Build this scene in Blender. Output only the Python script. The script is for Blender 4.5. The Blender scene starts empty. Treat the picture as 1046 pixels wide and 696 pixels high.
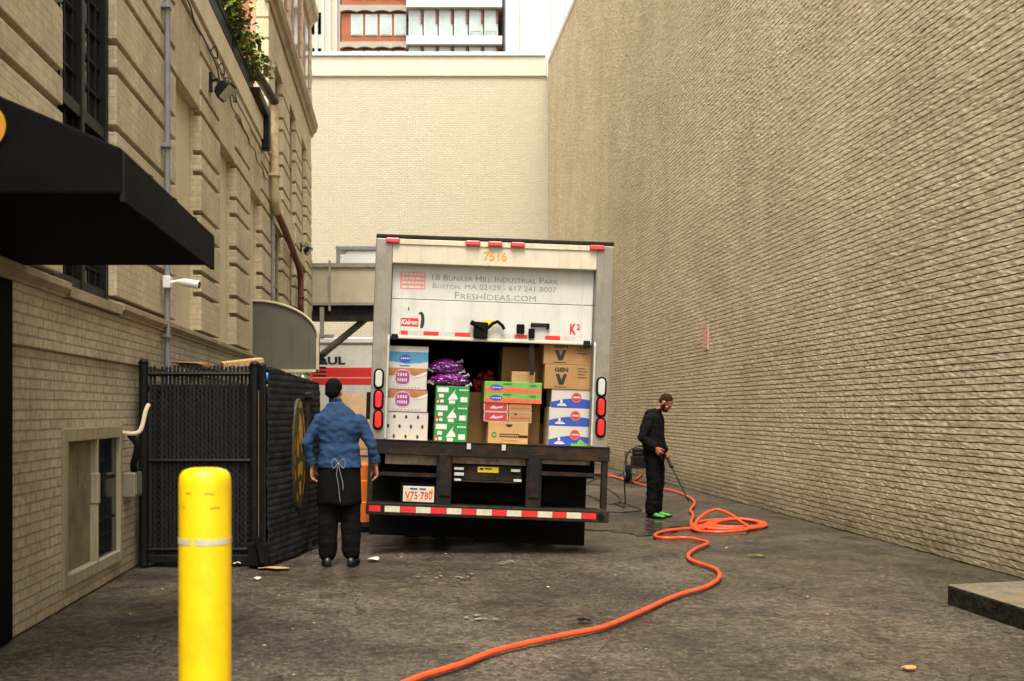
import bpy, bmesh, math, random
import numpy as np
from mathutils import Vector, Matrix, noise as mnoise
random.seed(7)
S = bpy.context.scene
COL = S.collection
EXPOSURE = 1.4
R = math.radians
F = 1100.0                      # focal length of the photograph in its pixels
EYE = 1.5                       # eye height

def at(u, v, Y):                # a photograph pixel at a known distance -> metres
    return Vector(((u-408)*Y/F, Y, EYE+(420-v)*Y/F))
def gpt(u, v, z=0.0):           # a photograph pixel on the ground
    Y = (EYE-z)*F/(v-420)
    return Vector(((u-408)*Y/F, Y, z))

# ------------------------------------------------------------------ materials
def nodes(name):
    m = bpy.data.materials.new(name); m.use_nodes = True
    nt = m.node_tree
    return m, nt, nt.nodes, nt.links, nt.nodes['Principled BSDF']

def N(ns, t, **kw):
    n = ns.new(t)
    for k, v in kw.items():
        if hasattr(n, k): setattr(n, k, v)
        else: n.inputs[k].default_value = v
    return n

def mixrgb(ns, ls, fac, a, b, mode='MIX'):
    n = ns.new('ShaderNodeMix'); n.data_type = 'RGBA'; n.blend_type = mode
    for sock, val in ((n.inputs[0], fac), (n.inputs[6], a), (n.inputs[7], b)):
        if hasattr(val, 'links') or isinstance(val, bpy.types.NodeSocket): ls.new(val, sock)
        else: sock.default_value = val if not isinstance(val, tuple) else (*val[:3], 1)
    return n.outputs[2]

def ramp(ns, ls, src, stops):
    n = ns.new('ShaderNodeValToRGB'); ls.new(src, n.inputs[0])
    e = n.color_ramp.elements
    while len(e) < len(stops): e.new(.5)
    for i, (p, c) in enumerate(stops):
        e[i].position = p; e[i].color = (c, c, c, 1) if not isinstance(c, tuple) else (*c, 1)
    return n.outputs[0]

def tone(c, k): return tuple(min(1, x*k) for x in c)

def plain(name, c, rough=.6, metal=0, var=.15, scale=6, bump=.0, bscale=60, dirt=None, dscale=1.5, damt=.5, coat=0, spec=.5, streak=0, scol=(.16, .12, .07)):
    """a painted / plain surface with mild variation, optional dirt and fine bump"""
    m, nt, ns, ls, b = nodes(name)
    tc = ns.new('ShaderNodeTexCoord')
    n1 = N(ns, 'ShaderNodeTexNoise', Scale=scale, Detail=6.0, Roughness=.65); ls.new(tc.outputs['Object'], n1.inputs['Vector'])
    f = ramp(ns, ls, n1.outputs[0], [(.3, 0.0), (.7, 1.0)])
    col = mixrgb(ns, ls, f, tone(c, 1-var), tone(c, 1+var))
    if dirt:
        n2 = N(ns, 'ShaderNodeTexNoise', Scale=dscale, Detail=9.0, Roughness=.72); ls.new(tc.outputs['Object'], n2.inputs['Vector'])
        f2 = ramp(ns, ls, n2.outputs[0], [(.48, 0.0), (.68, damt)])
        col = mixrgb(ns, ls, f2, col, dirt)
    if streak:                                             # run-off marks, drawn out downwards
        mp = N(ns, 'ShaderNodeMapping'); ls.new(tc.outputs['Object'], mp.inputs[0]); mp.inputs[3].default_value = (1, 1, .09)
        n4 = N(ns, 'ShaderNodeTexNoise', Scale=11.0, Detail=6.0, Roughness=.65); ls.new(mp.outputs[0], n4.inputs['Vector'])
        col = mixrgb(ns, ls, ramp(ns, ls, n4.outputs[0], [(.5, 0.0), (.72, streak)]), col, scol)
    ls.new(col, b.inputs['Base Color'])
    r = N(ns, 'ShaderNodeMapRange'); r.inputs[3].default_value = max(.03, rough-.1); r.inputs[4].default_value = min(1, rough+.1)
    ls.new(n1.outputs[0], r.inputs[0]); ls.new(r.outputs[0], b.inputs['Roughness'])
    b.inputs['Metallic'].default_value = metal
    b.inputs['Coat Weight'].default_value = coat
    b.inputs['Specular IOR Level'].default_value = spec
    if bump:
        n3 = N(ns, 'ShaderNodeTexNoise', Scale=bscale, Detail=4.0); ls.new(tc.outputs['Object'], n3.inputs['Vector'])
        bp = N(ns, 'ShaderNodeBump', Strength=bump, Distance=.02); ls.new(n3.outputs[0], bp.inputs['Height']); ls.new(bp.outputs[0], b.inputs['Normal'])
    return m

def brick(name, c1, c2, mortar, bw=.205, rh=.0685, ms=.006, var=.25, bump=.5, stain=(.1, .08, .05), stain_amt=.35, rough=.85, zdirt=None, bias=0.0, streak=.45):
    m, nt, ns, ls, b = nodes(name)
    g = ns.new('ShaderNodeNewGeometry')
    sp = ns.new('ShaderNodeSeparateXYZ'); ls.new(g.outputs['Position'], sp.inputs[0])
    ad = N(ns, 'ShaderNodeMath', operation='ADD'); ls.new(sp.outputs[0], ad.inputs[0]); ls.new(sp.outputs[1], ad.inputs[1])
    cb = ns.new('ShaderNodeCombineXYZ'); ls.new(ad.outputs[0], cb.inputs[0]); ls.new(sp.outputs[2], cb.inputs[1])
    # a slight wobble so that courses are not ruler straight
    wn = N(ns, 'ShaderNodeTexNoise', Scale=9.0, Detail=3.0); ls.new(g.outputs['Position'], wn.inputs['Vector'])
    wm = N(ns, 'ShaderNodeVectorMath', operation='MULTIPLY_ADD'); ls.new(wn.outputs[1], wm.inputs[0]); wm.inputs[1].default_value = (.012, .012, 0); ls.new(cb.outputs[0], wm.inputs[2])
    br = ns.new('ShaderNodeTexBrick')
    br.inputs['Scale'].default_value = 1; br.inputs['Brick Width'].default_value = bw; br.inputs['Row Height'].default_value = rh
    br.inputs['Mortar Size'].default_value = ms; br.inputs['Mortar Smooth'].default_value = .4; br.inputs['Bias'].default_value = bias
    br.inputs['Color1'].default_value = (*c1, 1); br.inputs['Color2'].default_value = (*c2, 1); br.inputs['Mortar'].default_value = (*mortar, 1)
    ls.new(wm.outputs[0], br.inputs['Vector'])
    n1 = N(ns, 'ShaderNodeTexNoise', Scale=1.3, Detail=8.0, Roughness=.7); ls.new(g.outputs['Position'], n1.inputs['Vector'])
    f1 = ramp(ns, ls, n1.outputs[0], [(.42, 0.0), (.75, stain_amt)])
    col = mixrgb(ns, ls, f1, br.outputs[0], stain)
    n2 = N(ns, 'ShaderNodeTexNoise', Scale=14.0, Detail=6.0, Roughness=.7); ls.new(g.outputs['Position'], n2.inputs['Vector'])
    f2 = ramp(ns, ls, n2.outputs[0], [(.3, 1-var), (.7, 1.0)])
    col = mixrgb(ns, ls, 1.0, col, f2, 'MULTIPLY')
    mp = N(ns, 'ShaderNodeMapping'); ls.new(g.outputs['Position'], mp.inputs[0]); mp.inputs[3].default_value = (1, 1, .07)
    n4 = N(ns, 'ShaderNodeTexNoise', Scale=2.6, Detail=7.0, Roughness=.65); ls.new(mp.outputs[0], n4.inputs['Vector'])
    col = mixrgb(ns, ls, ramp(ns, ls, n4.outputs[0], [(.5, 0.0), (.75, streak)]), col, stain)
    if zdirt:                                              # splash dirt along the foot of the wall
        mr = N(ns, 'ShaderNodeMapRange'); mr.inputs[1].default_value = zdirt; mr.inputs[2].default_value = 0; mr.inputs[3].default_value = 0; mr.inputs[4].default_value = 1
        ls.new(sp.outputs[2], mr.inputs[0])
        mm = N(ns, 'ShaderNodeMath', operation='MULTIPLY'); ls.new(mr.outputs[0], mm.inputs[0]); ls.new(n1.outputs[0], mm.inputs[1])
        col = mixrgb(ns, ls, mm.outputs[0], col, stain)
    ls.new(col, b.inputs['Base Color']); b.inputs['Roughness'].default_value = rough
    inv = N(ns, 'ShaderNodeMath', operation='MULTIPLY_ADD'); ls.new(br.outputs[1], inv.inputs[0]); inv.inputs[1].default_value = -1.0; 
    ls.new(n2.outputs[0], inv.inputs[2])
    bp = N(ns, 'ShaderNodeBump', Strength=bump, Distance=.012); ls.new(inv.outputs[0], bp.inputs['Height']); ls.new(bp.outputs[0], b.inputs['Normal'])
    return m

M = {}
M['cream_brick'] = brick('cream_painted_brick', (.72, .62, .42), (.64, .55, .365), (.56, .475, .31), ms=.005, var=.32, bump=.55, stain_amt=.5, stain=(.27, .21, .12))
M['pale_brick'] = brick('pale_painted_brick', (.75, .67, .50), (.65, .575, .42), (.50, .42, .29), rh=.072, ms=.009, var=.38, bump=1.0, stain_amt=.65, stain=(.26, .2, .11), zdirt=.8)
M['red_brick'] = brick('red_brick', (.45, .13, .07), (.36, .10, .055), (.42, .30, .22), bump=.3, stain_amt=.2)
M['far_brick'] = brick('far_cream_brick', (.56, .515, .395), (.51, .465, .35), (.38, .335, .24), ms=.011, var=.14, bump=.5, stain_amt=.3, stain=(.46, .40, .29))
M['cream_paint'] = plain('cream_paint', (.66, .57, .395), .7, var=.1, scale=3, bump=.1, dirt=(.26, .2, .12), damt=.4)
M['stone'] = plain('stone_trim', (.52, .44, .30), .8, var=.12, scale=5, bump=.15, dirt=(.24, .19, .12), damt=.35)
M['dark_stone'] = plain('weathered_stone', (.36, .29, .185), .8, var=.2, scale=5, bump=.2, dirt=(.12, .09, .06), damt=.5)
M['white_paint'] = plain('white_parapet_paint', (.56, .515, .40), .6, var=.05, scale=2)
M['white_wall'] = plain('white_panel', (.62, .615, .61), .5, var=.04, scale=.6)
M['salmon'] = plain('salmon_brickwork', (.58, .25, .17), .8, var=.15, scale=12)
M['black_fabric'] = plain('black_canvas', (.004, .004, .0043), .85, var=.5, scale=3, bump=.1, bscale=90, spec=.06)
M['black_metal'] = plain('black_metal', (.008, .008, .009), .5, var=.3, scale=9, spec=.2)
M['dark_glass'] = plain('dark_glass', (.012, .014, .016), .12, var=.2, scale=3)
M['pane_glass'] = plain('pale_window_glass', (.40, .475, .465), .25, var=.15, scale=.8)
M['pipe_grey'] = plain('grey_blue_pipe', (.20, .215, .25), .45, var=.2, scale=5, dirt=(.12, .09, .07), damt=.4)
M['pipe_rust'] = plain('rusty_cream_pipe', (.50, .41, .24), .6, var=.15, scale=4, dirt=(.24, .09, .03), dscale=2.6, damt=.9)
M['rust'] = plain('rusty_brown_pipe', (.17, .055, .03), .7, var=.3, scale=7)
M['white_plastic'] = plain('white_plastic', (.78, .77, .74), .4, var=.05)
M['hatch_paint'] = plain('dull_hatch_paint', (.36, .315, .215), .7, var=.12, scale=3, dirt=(.18, .14, .08), damt=.6, dscale=3, streak=.6)
M['grey_metal'] = plain('grey_metal', (.26, .24, .195), .5, metal=.3, var=.12, scale=2.2, bump=.05, dirt=(.12, .10, .07), damt=.5)
M['canopy_metal'] = plain('dull_canopy_metal', (.095, .086, .060), .65, var=.18, scale=2.0, bump=.05, dirt=(.08, .07, .05), damt=.5, streak=.4, scol=(.09, .07, .045))
M['bridge_metal'] = plain('tan_bridge_cladding', (.40, .35, .25), .6, var=.1, scale=2, dirt=(.2, .16, .1), damt=.4)
M['dark_steel'] = plain('dark_steel', (.010, .009, .008), .65, spec=.2, var=.4, scale=8, bump=.1, dirt=(.075, .03, .012), dscale=5, damt=.55)
M['rusty_steel'] = plain('rusty_steel', (.013, .0105, .0085), .7, spec=.2, var=.35, scale=9, bump=.15, dirt=(.085, .034, .012), dscale=6, damt=.6)
M['frame_grey'] = plain('aluminium_frame', (.265, .245, .20), .5, metal=.25, var=.12, scale=3, dirt=(.12, .1, .07), damt=.45, dscale=4, streak=.5)
M['header'] = plain('cream_header', (.60, .54, .41), .5, var=.07, scale=3, dirt=(.36, .28, .16), damt=.35, dscale=4, streak=.3, scol=(.30, .20, .10))
M['truck_white'] = plain('truck_white_door', (.60, .60, .555), .4, var=.05, scale=3, dirt=(.38, .36, .29), damt=.35, dscale=3.5, streak=.22, scol=(.30, .27, .20))
M['sill'] = plain('rusty_cream_sill', (.48, .40, .26), .6, var=.2, scale=6, dirt=(.22, .08, .02), dscale=7, damt=.9)
M['rubber'] = plain('black_rubber', (.006, .006, .006), .85, var=.3, scale=10, spec=.1)
M['chassis'] = plain('sooty_chassis', (.005, .0045, .004), .85, var=.4, scale=8, spec=.08)
M['red_lens'] = plain('red_lens', (.72, .012, .014), .18, var=.1, scale=20, coat=.5)
M['white_lens'] = plain('white_lens', (.52, .52, .49), .2, var=.1, scale=30, coat=.5)
M['tape_red'] = plain('red_reflective_tape', (.62, .02, .018), .35, var=.15, scale=20)
M['tape_white'] = plain('silver_reflective_tape', (.58, .54, .40), .35, var=.15, scale=20, dirt=(.45, .30, .06), damt=.6, dscale=6)
M['tape_grey'] = plain('grey_reflective_tape', (.50, .50, .47), .35, var=.12, scale=20)
M['orange_ink'] = plain('orange_numerals', (.72, .33, .02), .5, var=.05)
M['grey_ink'] = plain('grey_green_lettering', (.23, .25, .22), .6, var=.05)
M['red_ink'] = plain('red_print', (.55, .025, .03), .5, var=.05)
M['pink_ink'] = plain('faded_pink_sticker', (.74, .26, .25), .5, var=.08)
M['white_ink'] = plain('white_print', (.62, .61, .565), .5, var=.04)
M['black_ink'] = plain('black_print', (.015, .014, .013), .5, var=.1)
M['yellow_ink'] = plain('yellow_label', (.78, .58, .02), .5, var=.06)
M['yellow'] = plain('yellow_bollard_plastic', (.88, .585, .003), .38, var=.05, scale=4, bump=.03, bscale=8, dirt=(.50, .29, .01), damt=.35, dscale=7)
M['bollard_tape'] = plain('worn_grey_tape', (.55, .54, .42), .4, var=.2, scale=14)
M['cardboard'] = plain('brown_cardboard', (.36, .20, .075), .8, var=.12, scale=4, dirt=(.30, .16, .06), damt=.5, dscale=6)
M['cardboard_pale'] = plain('pale_cardboard', (.45, .275, .11), .8, var=.12, scale=4, dirt=(.36, .21, .09), damt=.5, dscale=6)
M['box_white'] = plain('white_carton', (.50, .475, .435), .65, var=.1, scale=5, dirt=(.50, .44, .34), damt=.5, dscale=5)
M['box_green'] = plain('green_carton', (.010, .21, .038), .55, var=.1, scale=5)
M['box_blue'] = plain('blue_print', (.018, .07, .36), .5, var=.08)
M['box_sky'] = plain('sky_blue_print', (.05, .23, .38), .5, var=.08)
M['purple_ink'] = plain('purple_print', (.24, .045, .16), .5, var=.08)
M['lilac_ink'] = plain('lilac_print', (.62, .42, .56), .5, var=.05)
M['orange_print'] = plain('orange_brown_print', (.36, .15, .04), .5, var=.3, scale=25)
M['box_red'] = plain('red_carton', (.42, .03, .03), .55, var=.1)
M['box_red_orange'] = plain('vermilion_print', (.68, .11, .05), .5, var=.08)
M['box_leaf'] = plain('leaf_green_print', (.14, .36, .06), .5, var=.15, scale=20)
M['purple_foil'] = plain('purple_cellophane', (.15, .008, .16), .14, var=.6, scale=14, bump=1.0, bscale=22, coat=.8)
M['red_mesh'] = plain('red_mesh_bag', (.30, .012, .012), .5, var=.5, scale=25, bump=.5, bscale=60)
M['hose'] = plain('orange_hose', (.80, .082, .022), .4, var=.15, scale=12, dirt=(.34, .045, .02), damt=.5, dscale=9)
M['black_hose'] = plain('black_hose', (.016, .016, .016), .45, var=.2)
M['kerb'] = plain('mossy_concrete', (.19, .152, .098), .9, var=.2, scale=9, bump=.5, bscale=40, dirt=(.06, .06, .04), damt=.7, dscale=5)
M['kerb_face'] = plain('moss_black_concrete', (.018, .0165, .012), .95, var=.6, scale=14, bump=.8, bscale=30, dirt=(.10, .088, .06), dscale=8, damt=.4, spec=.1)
M['denim'] = plain('blue_denim_shirt', (.022, .049, .110), .85, var=.2, scale=5, bump=.4, bscale=24, spec=.12)
M['black_cloth'] = plain('black_cloth', (.005, .005, .0055), .9, var=.35, scale=7, bump=.3, bscale=30, spec=.08)
M['hoodie'] = plain('black_fleece', (.007, .007, .0076), .9, var=.4, scale=7, bump=.3, bscale=35, spec=.08)
M['skin'] = plain('skin', (.38, .165, .10), .5, var=.1, scale=20)
M['skin_dark'] = plain('tanned_skin', (.36, .14, .08), .5, var=.1, scale=20)
M['hair'] = plain('black_hair', (.005, .0048, .0045), .85, var=.5, scale=60, bump=.6, bscale=120, spec=.08)
M['hair_brown'] = plain('brown_hair', (.036, .0145, .007), .8, var=.5, scale=60, bump=.6, bscale=120, spec=.1)
M['shoe_green'] = plain('bright_green_shoe', (.055, .30, .035), .55, var=.15, scale=20)
M['shoe_black'] = plain('black_leather', (.010, .010, .010), .4, var=.2)
M['string'] = plain('grey_apron_tie', (.16, .17, .18), .8)
M['paper'] = plain('white_paper', (.74, .72, .66), .8, var=.1, scale=10)
M['blue_bag'] = plain('blue_plastic_bag', (.03, .25, .60), .3, var=.2, scale=9, bump=.5, bscale=25)
M['gold'] = plain('gold_emblem', (.50, .225, .015), .45, var=.2, scale=8)
M['olive'] = plain('dark_olive_disc', (.055, .05, .02), .5, var=.3, scale=8)
M['windscreen'] = plain('black_windscreen_weave', (.020, .020, .0215), .8, var=.5, scale=5, bump=.4, bscale=70, spec=.2)
M['slat'] = plain('black_vinyl_slat', (.008, .008, .008), .5, var=.35, scale=6, spec=.35)
M['wire'] = plain('black_fence_wire', (.035, .035, .034), .5, spec=.3)
M['tan_panel'] = plain('terracotta_cladding', (.30, .078, .022), .6, var=.14, scale=1.2)
M['concrete'] = plain('pale_concrete', (.36, .325, .26), .8, var=.1, scale=1)
M['planter_soil'] = plain('brown_soil', (.06, .055, .045), .8)  # dark brown soil in the planters
M['red_body'] = plain('red_truck_stripe', (.58, .022, .02), .4, var=.05)
M['plywood'] = plain('plywood', (.42, .27, .14), .75, var=.15, scale=5)
M['orange_plastic'] = plain('orange_plastic', (.70, .16, .02), .5, var=.08)
M['leaf_a'] = plain('ivy_leaf_light', (.19, .25, .025), .55, var=.4, scale=9)
M['leaf_b'] = plain('ivy_leaf_dark', (.045, .085, .014), .55, var=.4, scale=9)
M['leaf_c'] = plain('ivy_leaf_rust', (.24, .16, .025), .55, var=.4, scale=9)
M['stem'] = plain('brown_stem', (.09, .06, .03), .8)
M['dry_leaf'] = plain('dry_leaf', (.46, .25, .07), .7, var=.3, scale=30)

def split_face():
    """right wall: split faced courses, colour only (the relief is real geometry)"""
    m, nt, ns, ls, b = nodes('split_face_brick')
    g = ns.new('ShaderNodeNewGeometry')
    sp = ns.new('ShaderNodeSeparateXYZ'); ls.new(g.outputs['Position'], sp.inputs[0])
    cb = ns.new('ShaderNodeCombineXYZ'); ls.new(sp.outputs[1], cb.inputs[0]); ls.new(sp.outputs[2], cb.inputs[1])
    br = ns.new('ShaderNodeTexBrick')
    br.inputs['Scale'].default_value = 1; br.inputs['Brick Width'].default_value = .2; br.inputs['Row Height'].default_value = .0705
    br.inputs['Mortar Size'].default_value = .0; br.inputs['Color1'].default_value = (.80, .675, .455, 1); br.inputs['Color2'].default_value = (.66, .545, .355, 1)
    ls.new(cb.outputs[0], br.inputs['Vector'])
    n1 = N(ns, 'ShaderNodeTexNoise', Scale=.55, Detail=9.0, Roughness=.65); ls.new(g.outputs['Position'], n1.inputs['Vector'])
    f1 = ramp(ns, ls, n1.outputs[0], [(.35, 0.0), (.7, .42)])
    col = mixrgb(ns, ls, f1, br.outputs[0], (.36, .28, .165))
    mp = N(ns, 'ShaderNodeMapping'); ls.new(g.outputs['Position'], mp.inputs[0]); mp.inputs[3].default_value = (1, 1, 2.2)
    n2 = N(ns, 'ShaderNodeTexNoise', Scale=13.0, Detail=8.0, Roughness=.75); ls.new(mp.outputs[0], n2.inputs['Vector'])
    col = mixrgb(ns, ls, 1.0, col, ramp(ns, ls, n2.outputs[0], [(.33, .55), (.62, 1.1)]), 'MULTIPLY')
    mq = N(ns, 'ShaderNodeMapping'); ls.new(g.outputs['Position'], mq.inputs[0]); mq.inputs[3].default_value = (1, 1, .06)
    n5 = N(ns, 'ShaderNodeTexNoise', Scale=1.7, Detail=8.0, Roughness=.65); ls.new(mq.outputs[0], n5.inputs['Vector'])
    col = mixrgb(ns, ls, ramp(ns, ls, n5.outputs[0], [(.5, 0.0), (.76, .4)]), col, (.46, .37, .235))
    n6 = N(ns, 'ShaderNodeTexNoise', Scale=2.9, Detail=5.0, Roughness=.6); ls.new(mq.outputs[0], n6.inputs['Vector'])
    col = mixrgb(ns, ls, ramp(ns, ls, n6.outputs[0], [(.55, 0.0), (.78, .35)]), col, (.80, .71, .53))
    mr = N(ns, 'ShaderNodeMapRange'); mr.inputs[1].default_value = .55; mr.inputs[2].default_value = 0
    ls.new(sp.outputs[2], mr.inputs[0])
    mm = N(ns, 'ShaderNodeMath', operation='MULTIPLY'); ls.new(mr.outputs[0], mm.inputs[0]); ls.new(n1.outputs[0], mm.inputs[1])
    col = mixrgb(ns, ls, mm.outputs[0], col, (.10, .075, .035))
    ls.new(col, b.inputs['Base Color']); b.inputs['Roughness'].default_value = .9; b.inputs['Specular IOR Level'].default_value = .2
    n3 = N(ns, 'ShaderNodeTexNoise', Scale=45.0, Detail=5.0, Roughness=.7); ls.new(g.outputs['Position'], n3.inputs['Vector'])
    bp = N(ns, 'ShaderNodeBump', Strength=.45, Distance=.008); ls.new(n3.outputs[0], bp.inputs['Height']); ls.new(bp.outputs[0], b.inputs['Normal'])
    return m
M['split'] = split_face()

def asphalt():
    m, nt, ns, ls, b = nodes('worn_asphalt')
    g = ns.new('ShaderNodeNewGeometry'); P = g.outputs['Position']
    def noise(sc, det=6.0, ro=.6, vec=None):
        n = N(ns, 'ShaderNodeTexNoise', Scale=sc, Detail=det, Roughness=ro); ls.new(vec or P, n.inputs['Vector']); return n.outputs[0]
    big = noise(.42, 7.0, .62); mid = noise(2.3, 8.0, .7); grit = noise(48.0, 2.0, .6); peb = noise(17.0, 3.0, .7)
    col = mixrgb(ns, ls, ramp(ns, ls, big, [(.36, 0.0), (.62, 1.0)]), (.033, .026, .0185), (.098, .079, .055))
    col = mixrgb(ns, ls, ramp(ns, ls, mid, [(.48, 0.0), (.66, .8)]), col, (.018, .0150, .0115))
    col = mixrgb(ns, ls, ramp(ns, ls, noise(1.1, 9.0, .75), [(.55, 0.0), (.70, .55)]), col, (.115, .097, .07))
    col = mixrgb(ns, ls, 1.0, col, ramp(ns, ls, peb, [(.36, .52), (.64, 1.5)]), 'MULTIPLY')
    col = mixrgb(ns, ls, 1.0, col, ramp(ns, ls, grit, [(.36, .5), (.64, 1.5)]), 'MULTIPLY')
    # pale stones in the mix
    vo = N(ns, 'ShaderNodeTexVoronoi', Scale=13.0); ls.new(P, vo.inputs['Vector'])
    col = mixrgb(ns, ls, ramp(ns, ls, vo.outputs[0], [(.07, .9), (.16, 0.0)]), col, (.19, .165, .125))
    # cracks: edges of large cells, broken up by noise
    dv = N(ns, 'ShaderNodeVectorMath', operation='MULTIPLY_ADD'); wn = N(ns, 'ShaderNodeTexNoise', Scale=2.5, Detail=5.0); ls.new(P, wn.inputs['Vector'])
    ls.new(wn.outputs[1], dv.inputs[0]); dv.inputs[1].default_value = (.5, .5, 0); ls.new(P, dv.inputs[2])
    vc = N(ns, 'ShaderNodeTexVoronoi', Scale=1.15, feature='DISTANCE_TO_EDGE'); ls.new(dv.outputs[0], vc.inputs['Vector'])
    ck = ramp(ns, ls, vc.outputs[0], [(.0, 1.0), (.012, 0.0)])
    gate = ramp(ns, ls, noise(.8, 3.0), [(.5, 0.0), (.58, 1.0)])
    mu = N(ns, 'ShaderNodeMath', operation='MULTIPLY'); ls.new(ck, mu.inputs[0]); ls.new(gate, mu.inputs[1])
    col = mixrgb(ns, ls, mu.outputs[0], col, (.016, .013, .01))
    ls.new(col, b.inputs['Base Color'])
    # damp patches are smoother
    wet = ramp(ns, ls, noise(.7, 6.0, .6), [(.42, .62), (.60, .33)])
    ls.new(wet, b.inputs['Roughness'])
    b.inputs['Specular IOR Level'].default_value = .4
    hs = N(ns, 'ShaderNodeMath', operation='ADD'); ls.new(peb, hs.inputs[0]); ls.new(grit, hs.inputs[1])
    h2 = N(ns, 'ShaderNodeMath', operation='MULTIPLY_ADD'); ls.new(mu.outputs[0], h2.inputs[0]); h2.inputs[1].default_value = -1.5; ls.new(hs.outputs[0], h2.inputs[2])
    bp = N(ns, 'ShaderNodeBump', Strength=.55, Distance=.012); ls.new(h2.outputs[0], bp.inputs['Height']); ls.new(bp.outputs[0], b.inputs['Normal'])
    return m
M['asphalt'] = asphalt()

def puddle_mat():
    m, nt, ns, ls, b = nodes('wet_film')
    tc = ns.new('ShaderNodeTexCoord')
    n = N(ns, 'ShaderNodeTexNoise', Scale=5.0, Detail=6.0); ls.new(tc.outputs['Object'], n.inputs['Vector'])
    ls.new(mixrgb(ns, ls, n.outputs[0], (.020, .017, .013), (.045, .038, .03)), b.inputs['Base Color'])
    ls.new(ramp(ns, ls, n.outputs[0], [(.4, .12), (.65, .45)]), b.inputs['Roughness'])
    return m
M['wet'] = puddle_mat()

# ------------------------------------------------------------------ mesh builder
class MB:
    def __init__(s): s.v = []; s.f = []; s.m = []
    def add(s, vs, fs, m=0):
        o = len(s.v); s.v += [tuple(p) for p in vs]
        for f in fs: s.f.append(tuple(i+o for i in f)); s.m.append(m)
    def box(s, x0, x1, y0, y1, z0, z1, m=0):
        vs = [(x, y, z) for z in (z0, z1) for y in (y0, y1) for x in (x0, x1)]
        s.add(vs, [(0, 2, 3, 1), (4, 5, 7, 6), (0, 1, 5, 4), (2, 6, 7, 3), (0, 4, 6, 2), (1, 3, 7, 5)], m)
    def obox(s, c, ex, ey, ez, m=0):          # oriented box: centre and half-axis vectors
        c, ex, ey, ez = map(Vector, (c, ex, ey, ez))
        vs = [c+ex*i+ey*j+ez*k for k in (-1, 1) for j in (-1, 1) for i in (-1, 1)]
        s.add(vs, [(0, 2, 3, 1), (4, 5, 7, 6), (0, 1, 5, 4), (2, 6, 7, 3), (0, 4, 6, 2), (1, 3, 7, 5)], m)
    def tube(s, pts, r, n=8, m=0, cap=True):
        pts = [Vector(p) for p in pts]; rs = r if isinstance(r, (list, tuple)) else [r]*len(pts)
        t0 = (pts[1]-pts[0]).normalized()
        a = t0.orthogonal().normalized(); rings = []
        for i, p in enumerate(pts):
            if i == 0: t = (pts[1]-p)
            elif i == len(pts)-1: t = (p-pts[i-1])
            else: t = (pts[i+1]-pts[i-1])
            t = t.normalized() if t.length > 1e-9 else t0
            a = (a-t*a.dot(t)); a = a.normalized() if a.length > 1e-6 else t.orthogonal().normalized()
            b = t.cross(a); rings.append([p+(a*math.cos(k*2*math.pi/n)+b*math.sin(k*2*math.pi/n))*rs[i] for k in range(n)])
        s.rings(rings, cap, m)
    def rings(s, rings, cap=True, m=0, close=True):
        n = len(rings[0]); vs = [p for rg in rings for p in rg]; fs = []
        for i in range(len(rings)-1):
            for k in range(n if close else n-1):
                k2 = (k+1) % n
                fs.append((i*n+k, i*n+k2, (i+1)*n+k2, (i+1)*n+k))
        if cap:
            fs.append(tuple(reversed(range(n)))); fs.append(tuple((len(rings)-1)*n+k for k in range(n)))
        s.add(vs, fs, m)
    def lathe(s, c, prof, n=24, m=0, axis='z'):
        rings = []
        for (r, h) in prof:
            rg = []
            for k in range(n):
                a = 2*math.pi*k/n; p = (r*math.cos(a), r*math.sin(a), h)
                if axis == 'y': p = (p[0], p[2], -p[1])
                if axis == 'x': p = (p[2], p[0], p[1])
                rg.append((c[0]+p[0], c[1]+p[1], c[2]+p[2]))
            rings.append(rg)
        s.rings(rings, True, m)
    def prism(s, poly, a0, a1, axis='y', m=0):     # poly of (p, q) extruded along an axis
        def P(p, q, a): return {'y': (p, a, q), 'x': (a, p, q), 'z': (p, q, a)}[axis]
        n = len(poly); vs = [P(p, q, a0) for p, q in poly]+[P(p, q, a1) for p, q in poly]
        fs = [tuple(range(n)), tuple(reversed(range(n, 2*n)))]+[(k, k+n, (k+1) % n+n, (k+1) % n) for k in range(n)]
        s.add(vs, fs, m)
    def ball(s, c, rx, ry, rz, rot=None, nu=12, nv=8, m=0):
        c = Vector(c); vs = []; rot = rot or Matrix.Identity(3)
        rings = []
        for j in range(nv+1):
            th = math.pi*(.02+.96*j/nv)
            rings.append([c+rot @ Vector((rx*math.sin(th)*math.cos(2*math.pi*k/nu), ry*math.sin(th)*math.sin(2*math.pi*k/nu), rz*math.cos(th))) for k in range(nu)])
        s.rings(rings, True, m)
    def build(s, name, mats, parent=None, bevel=0, smooth=False, local=False):
        me = bpy.data.meshes.new(name)
        me.from_pydata(s.v, [], s.f); me.update()
        mats = mats if isinstance(mats, (list, tuple)) else [mats]
        for mt in mats: me.materials.append(M[mt] if isinstance(mt, str) else mt)
        if any(s.m): me.polygons.foreach_set('material_index', s.m)
        bm = bmesh.new(); bm.from_mesh(me); bmesh.ops.recalc_face_normals(bm, faces=bm.faces); bm.to_mesh(me); bm.free()
        o = bpy.data.objects.new(name, me); COL.objects.link(o)
        if parent is not None:
            o.parent = parent
            if not local: me.transform(WM(parent).inverted())
        if smooth:
            me.polygons.foreach_set('use_smooth', [True]*len(me.polygons))
            if smooth == 'auto': 
                me.set_sharp_from_angle(angle=R(40))
        if bevel:
            b = o.modifiers.new('bevel', 'BEVEL'); b.width = bevel; b.segments = 2; b.limit_method = 'ANGLE'; b.angle_limit = R(40)
        return o

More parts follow.
